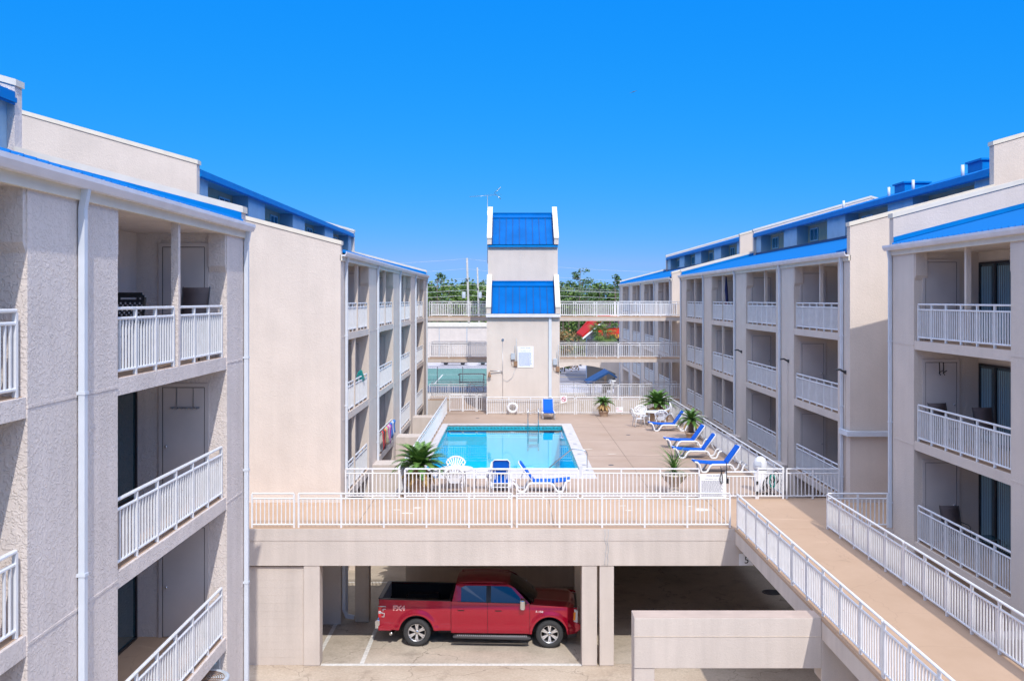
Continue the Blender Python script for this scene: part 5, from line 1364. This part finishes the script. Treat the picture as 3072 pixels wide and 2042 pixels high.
# white van and things through the middle right railing
make_car('parked_car', 'white car seen through the middle footbridge rail right of the tower', (.6, .6, .6), (13.6, 118, 0))
# arch wall
AW = thing('arched_wall', 'pale wall with a wide shallow arch opening over the road view', 'wall', (8, 101, 0))
q = MB(); z0, z1, zs = 0, 4.35, 2.9
xc, half, R_ = 6.9, 3.6, 8.0
pts = []
for i in range(25):
    d_ = half*(-1+2*i/24); pts.append((xc+d_, 3.8-(R_-math.sqrt(R_*R_-d_*d_))))
for i in range(24):
    (xa, za), (xb, zb) = pts[i], pts[i+1]; q.prism([(xa, za), (xb, zb), (xb, z1), (xa, z1)], 'y', 100.9, 101.3)
q.box(xc-half-5, xc-half, 100.9, 101.3, 0, z1); q.box(xc+half, xc+half+3.0, 100.9, 101.3, 0, z1); q.build('wall', STUCCO, AW)
q = MB(); q.lathe([(.16, 0), (.1, .1), (.02, .15)], (6.9, 100.8, 3.75), 10); q.build('lamp', DARKM, AW)
# blue awning
AWN = thing('awning', 'dark blue pitched awning over a stair behind the lowest footbridge', 'awning', (7.2, 80, 0))
q = MB(); q.prism([(5.75, 4.05), (7.35, 4.95), (8.0, 4.55), (8.0, 4.42), (7.35, 4.80), (5.75, 3.90)], 'y', 76, 79.5); q.build('canopy', AWNB, AWN)
for (x, y) in ((6.2, 76.3), (6.2, 79.2), (7.9, 76.3), (7.9, 79.2)):
    q = MB(); q.box(x-.05, x+.05, y-.05, y+.05, 0, 4.0); q.build('post', WHITE, AWN)
q = MB(); q.box(7.0, 7.6, 76.6, 77.2, 3.5, 3.9); q.build('hanging_unit', DARKM, AWN)
# C level rear wall shaded volume between arch wall and third wing
q = MB(); q.box(9.2, 12.0, 88, 100.9, 0, 4.9) if False else None
# red roofed house
HO = thing('roadside_house', 'grey clapboard house with a red metal roof right of the tower', 'house', (16, 125, 0))
CLAP = plain('clapboard', (.50, .52, .58), .8, var=.05, vscale=2)
REDR = plain('red_metal_roof', (.50, .02, .012), .7, spec=.1, var=.1, vscale=1)
hx0, hx1, hy = 9.9, 22.0, 125
q = MB(); q.prism([(hx0, 0), (hx1, 0), (hx1, 8.25), (11.75, 8.25), (hx0, 6.6)], 'y', hy, hy+9)
z = .3
while z < 8.2:
    x_r = hx1
    xl = hx0 if z < 6.6 else hx0+(z-6.6)*1.12
    q.box(xl, x_r, hy-.03, hy, z, z+.03); z += .24
q.build('wall', CLAP, HO)
q = MB(); q.box(10.7, 13.5, 136, 140, 0, 7.9); q.build('rear_wing', CLAP, HO)
q = MB(); q.prism([(8.7, 5.75), (11.7, 8.22), (22, 8.22), (22, 8.4), (11.65, 8.4), (8.7, 6.0)], 'y', hy-1.4, hy+10); q.build('roof', REDR, HO)
q = MB(); q.prism([(8.75, 5.5), (11.7, 7.95), (11.7, 8.22), (8.75, 5.75)], 'y', hy-1.42, hy-1.3); q.build('barge_board', SIGNW, HO)
q = MB(); q.prism([(9.0, 6.0), (10.7, 7.9), (10.7, 5.8), (9.0, 5.6)], 'y', hy+10.5, hy+13); q.build('side_roof', REDR, HO)
q = MB(); q.prism([(hy-2.4, 6.3), (hy, 6.9), (hy, 6.6), (hy-2.4, 6.1)], 'x', 10.6, hx1+1); q.build('porch_roof', REDR, HO)
q = MB(); q.box(12.3, 13.3, hy-.08, hy-.03, 6.95, 8.5); fo = q.build('window', SIGNW, HO)
q = MB(); q.box(12.38, 12.77, hy-.1, hy-.08, 7.02, 8.4); q.box(12.83, 13.22, hy-.1, hy-.08, 7.02, 8.4); q.build('pane', GLASS, fo)
q = MB(); q.box(9.2, hx1, hy-2.2, hy-2.1, 0, 5.6); q.build('porch_wall', DARKM, HO)
SG = thing('shop_sign', 'yellow lettered sign band on the red roofed house', 'sign', (12, 122.5, 5.9))
q = MB(); q.box(10.6, 13.9, 122.4, 122.5, 5.68, 6.25); q.build('board', plain('red_board', (.35, .04, .03), .6), SG)
q = MB(); text_mb(q, 'OUMP', .68, (13.0, 122.38, 5.74), depth=.02); q.build('letters', plain('yellow_letters', (.80, .55, .03), .6), SG)
# fan palm
FP = thing('fan_palm', 'fan palm with drooping fronds in front of the red roofed house', 'palm', (10.4, 112, 0))
q = MB(); q.tube([(10.35, 112, 0), (10.4, 112, 3), (10.4, 112, 7.0)], [.3, .25, .22], 8); q.build('trunk', BARK, FP)
q = MB(); rr = random.Random(11)
for i in range(46):
    az = rr.random()*6.28; el = -.9+2.2*rr.random(); d = Vector((math.cos(az)*math.cos(el), math.sin(az)*math.cos(el), math.sin(el))); p = Vector((10.4, 112, 7.0)); c_ = p+d*(.9+.4*rr.random()); sd = d.cross(Vector((0,0,1))).normalized(); up = sd.cross(d)
    q.tube([p, c_], .02, 3)
    for k in range(11):
        a = -1.3+2.6*k/10; dd = (d*math.cos(a)+sd*math.sin(a)).normalized(); L_ = .95+.1*rr.random(); w = up.cross(dd)*.05
        tip = c_+dd*L_+Vector((0,0,-.28*abs(a)-.12)); mid = c_+dd*L_*.5+up*.03
        q.add([c_, mid-w, tip, mid+w], [(0,1,2,3)])
q.build('crown', PINE2, FP)
# trees
def leaf_cloud(mb, c, r, n, size, rnd, flat=1.0):
    for i in range(n):
        while True:
            p = Vector((rnd.uniform(-1,1), rnd.uniform(-1,1), rnd.uniform(-1,1)))
            if .25 < p.length < 1: break
        p = Vector((p.x*r, p.y*r, p.z*r*flat))+Vector(c); a = Vector((rnd.uniform(-1,1), rnd.uniform(-1,1), rnd.uniform(-.6,.6))).normalized(); b = a.cross(Vector((rnd.uniform(-1,1), rnd.uniform(-1,1), rnd.uniform(-1,1)))).normalized(); s = size*rnd.uniform(.6, 1.3)
        mb.add([p-a*s, p+b*s*.6, p+a*s, p-b*s*.6], [(0,1,2,3)])
def tree(label, x, y, h, kind, seed, group='trees beyond the road'):
    rnd = random.Random(seed); T = thing('pine_tree' if kind == 'pine' else 'oak_tree', label, 'tree', (x, y, 0), 0, group)
    q = MB(); lean = rnd.uniform(-.5, .5); top = (x+lean, y, h*.96)
    q.tube([(x, y, 0), (x+lean*.3, y, h*.35), (x+lean*.7, y, h*.7), top], [.22, .18, .12, .04], 6)
    cr = MB()
    n = 13 if kind == 'pine' else 15
    for i in range(n):
        t = (i+.5)/n; az = rnd.random()*6.28
        if kind == 'pine': z = h*(.48+.5*t); reach = h*.17*(1.15-t*.75)*rnd.uniform(.6, 1.2); cl = h*.055*rnd.uniform(.8, 1.5); fl = .55
        else: z = h*(.3+.62*t); reach = h*.26*(1.1-.75*t)*rnd.uniform(.3, 1.1); cl = h*.12*rnd.uniform(.7, 1.2); fl = .75
        c_ = (x+lean*z/h+reach*math.cos(az), y+reach*math.sin(az), z)
        q.tube([(x+lean*z/h, y, z-reach*.3), c_], [.06, .02], 4)
        leaf_cloud(cr, c_, cl, int(46 if kind == 'pine' else 60), .26 if kind == 'pine' else .34, rnd, fl)
    q.build('trunk', BARK, T); cr.build('crown', PINE if kind == 'pine' else PINE2, T)
rnd = random.Random(21)
spots = []
for i in range(44):
    u = -1 if i % 2 else 1
    y = rnd.uniform(195, 300)
    px = rnd.uniform(1268, 1470) if i % 2 else rnd.uniform(1668, 1885)
    spots.append(((px-1536)/3000*y, y, rnd.uniform(12.0, 15.0)*(.93+y/2600), 'pine' if rnd.random() < .5 else 'oak'))
spots += [((1312-1536)/3000*190, 190, 15.8, 'pine'), ((1735-1536)/3000*190, 190, 16.6, 'pine'), ((1850-1536)/3000*185, 185, 15.2, 'pine'), ((1345-1536)/3000*200, 200, 14.2, 'oak'), ((1450-1536)/3000*185, 185, 13.8, 'oak'), ((1412-1536)/3000*195, 195, 14.6, 'oak'), ((1795-1536)/3000*200, 200, 14.4, 'oak'), ((1395-1536)/3000*210, 210, 14.8, 'oak')]
for i, (x, y, h, k) in enumerate(spots):
    left = x < 0
    if i == 44: lb = 'tallest pine left of the tower, standing near the end of the left condo'
    elif i == 45: lb = 'tallest open crowned pine right of the tower'
    elif i == 46: lb = 'slim pine nearest the end of the farthest condo wing'
    else: lb = ('pine' if k == 'pine' else 'bushy tree')+(' in the tree line left of the tower' if left else ' in the tree line right of the tower')
    g = ('pines' if k == 'pine' else 'bushy trees')+(' left of the tower' if left else ' right of the tower')
    tree(lb, x, y, h, k, 100+i, g)
q = MB(); rr = random.Random(9)
for i in range(150):
    y = rr.uniform(172, 215); x = rr.uniform(-.11, .135)*y
    leaf_cloud(q, (x, y, rr.uniform(.6, 5.2)), rr.uniform(1.2, 2.6), 46, .38, rr, .8)
o = q.build('scrub', BUSH); tag(o, kind='stuff')
q = MB()
for i in range(160):
    y = rr.uniform(215, 330); x = rr.uniform(-.12, .14)*y
    leaf_cloud(q, (x, y, rr.uniform(1, 9.5)), rr.uniform(1.5, 3), 40, .5, rr, .9)
o = q.build('far_woods', PINE); tag(o, kind='stuff')
for (x, y, z, r_, lb) in ((7.6, 145, 5.2, 1.8, 'rusty brown shrub left of the red roofed house'), (6.6, 140, 5.0, 1.5, 'round grey green shrub just right of the tower')):
    T = thing('shrub', lb, 'shrub', (x, y, 0)); q = MB()
    for k in range(12): leaf_cloud(q, (x+rr.uniform(-r_, r_), y+rr.uniform(-1, 1), rr.uniform(.6, z+r_*.3)), r_*.5, 70, .2, rr)
    q.build('foliage', BUSHR if 'rusty' in lb else BUSH, T)
    q = MB(); q.tube([(x, y, 0), (x, y, z*.7)], .1, 5); q.build('stem', BARK, T)
# utility poles and wires
def upole(label, px, y, ptop, r=.2, tr=True):
    x = (px-1536)/3000*y; h = 10.4+(898-ptop)/3000*y
    T = thing('utility_pole', label, 'utility pole', (x, y, 0)); q = MB(); q.tube([(x+.5, y, 0), (x, y, h)], [r, r*.72], 8); q.build('pole', WOODPOLE, T)
    if tr:
        q = MB(); q.lathe([(.3, 0), (.32, .05), (.32, 1.0), (.25, 1.08)], (x-.55 if tr == 1 else x+.45, y-.1, 10.4+(898-893)/3000*y), 12); q.build('transformer', GREYBOX, T)
    q = MB(); q.box(x-.15, x+.15, y-.25, y-.1, h-4.0, h-3.6); q.build('insulator', DARKM, T)
    return (x, y, h)
pA = upole('tall grey utility pole with a transformer left of the tower', 1401, 172, 773, .24, 1)
pB = upole('shorter grey utility pole next to the tower with a small transformer', 1432, 176, 801, .20, 2)
W = thing('power_lines', 'row of thin overhead power lines crossing behind the tower', 'power line', (0, 172, 14))
def wire(p0, p1, z0, z1, r=.022, y=172):
    q = MB(); pts = []
    xa, xb = (p0-1536)/3000*y, (p1-1536)/3000*y
    for i in range(17):
        t = i/16; pts.append((xa+(xb-xa)*t, y, 10.4+(898-(z0+(z1-z0)*t))/3000*y-1.2*(t*(1-t))*4*((xb-xa)/60)**2))
    q.tube(pts, r, 4); q.build('wire', WIRE, W)
for (a, b, c) in ((773, 785, 777), (803, 812, 806), (832, 836, 832), (838, 844, 838)):
    wire(700, 1398, a+22, a+2); wire(1398, 2300, a+2, a+42)
for (a, b) in ((852, 860), (868, 876), (884, 891)):
    wire(700, 1405, a+12, a, .035); wire(1405, 2300, a, a+18, .035)
# birds: two specks in the sky
BRD = thing('bird', 'tiny dark bird high in the sky above the right wing', 'bird', (9.3, 86, 28))
bx0, by0, bz0 = (1900-1536)/3000*86, 86, 10.4+(898-275)/3000*86
q = MB(); q.tube([(bx0-.12, by0, bz0-.03), (bx0, by0, bz0), (bx0+.14, by0, bz0+.06)], [.01, .035, .015], 6); q.build('body', DARKM, BRD)
q = MB(); q.add([(bx0-.32, by0-.1, bz0-.10), (bx0, by0-.05, bz0+.01), (bx0+.06, by0, bz0+.02), (bx0, by0+.02, bz0-.02)], [(0,1,2,3)]); q.add([(bx0+.34, by0+.1, bz0+.16), (bx0, by0+.04, bz0+.01), (bx0-.04, by0, bz0), (bx0+.03, by0-.02, bz0-.01)], [(0,1,2,3)]); q.build('wing', DARKM, BRD, solid=.01)

# ------------------------------------------------------------ light, sky, camera
sc = bpy.context.scene
w = bpy.data.worlds.new('World'); sc.world = w; w.use_nodes = True
nt = w.node_tree; bg = nt.nodes['Background']
sk = nt.nodes.new('ShaderNodeTexSky'); sk.sky_type = 'NISHITA'; sk.sun_disc = False
SD = Vector((-.215, .92, -1)).normalized()
EL = math.asin(-SD.z); AZ = math.atan2(-SD.x, -SD.y)
sk.sun_elevation = EL; sk.sun_rotation = AZ; sk.altitude = 0; sk.air_density = .6; sk.dust_density = 0; sk.ozone_density = 8.0
SKY_S = .15; EXPO = .5; XK = 2**EXPO*SKY_S
N_, L_ = nt.nodes, nt.links
def mth(op, a, b=None):
    n = N_.new('ShaderNodeMath'); n.operation = op
    for i, q in enumerate((a, b)):
        if q is None: continue
        if isinstance(q, (int, float)): n.inputs[i].default_value = q
        else: L_.new(q, n.inputs[i])
    return n.outputs[0]
sp = N_.new('ShaderNodeSeparateColor'); L_.new(sk.outputs[0], sp.inputs[0])
# graded deep blue near horizon; upper Nishita greyed and brightened as added shade fill
K = .1
cr_ = mth('MULTIPLY', mth('POWER', mth('MULTIPLY', sp.outputs[0], K), 2.15), 1.6/XK)
cr_ = mth('MINIMUM', cr_, .25/XK)
cg_ = mth('MULTIPLY', mth('POWER', mth('MULTIPLY', sp.outputs[1], K), .40), .585/XK)
cg_ = mth('MINIMUM', cg_, .58/XK)
cb_ = mth('MULTIPLY', mth('POWER', mth('MULTIPLY', sp.outputs[2], K), .03), 1.02/XK)
cc = N_.new('ShaderNodeCombineColor'); L_.new(cr_, cc.inputs[0]); L_.new(cg_, cc.inputs[1]); L_.new(cb_, cc.inputs[2])
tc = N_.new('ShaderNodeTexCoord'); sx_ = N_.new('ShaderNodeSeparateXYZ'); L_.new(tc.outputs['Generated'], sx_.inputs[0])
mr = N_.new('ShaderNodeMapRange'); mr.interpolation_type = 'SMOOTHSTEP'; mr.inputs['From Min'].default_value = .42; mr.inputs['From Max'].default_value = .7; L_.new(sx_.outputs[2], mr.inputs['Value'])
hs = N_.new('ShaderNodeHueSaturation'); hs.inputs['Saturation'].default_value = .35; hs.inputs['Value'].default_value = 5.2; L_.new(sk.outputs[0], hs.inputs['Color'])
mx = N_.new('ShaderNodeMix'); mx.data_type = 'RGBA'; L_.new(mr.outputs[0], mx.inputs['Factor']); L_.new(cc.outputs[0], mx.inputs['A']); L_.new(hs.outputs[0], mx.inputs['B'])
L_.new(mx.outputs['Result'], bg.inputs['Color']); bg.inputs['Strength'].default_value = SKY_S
sl = bpy.data.lights.new('Sun', 'SUN'); sl.energy = 2.4; sl.angle = math.radians(.53); sl.color = (1, .95, .87)
so = bpy.data.objects.new('Sun', sl); C.objects.link(so); so.rotation_euler = SD.to_track_quat('-Z', 'Y').to_euler(); so.location = (20, -40, 60)
cam = bpy.data.cameras.new('Camera'); co = bpy.data.objects.new('Camera', cam); C.objects.link(co)
co.location = (0, 0, 10.4); co.rotation_euler = (math.pi/2, 0, 0); cam.sensor_width = 36; cam.lens = 1000/1024*36
cam.shift_x = 0; cam.shift_y = -(340-899/3.0026)/1024; cam.clip_end = 5000; cam.clip_start = .1
sc.camera = co
sc.render.engine = 'CYCLES'
sc.view_settings.view_transform = 'Standard'; sc.view_settings.look = 'None'; sc.view_settings.exposure = EXPO; sc.view_settings.gamma = 1
sc.cycles.max_bounces = 12; sc.cycles.diffuse_bounces = 8; sc.cycles.transparent_max_bounces = 12
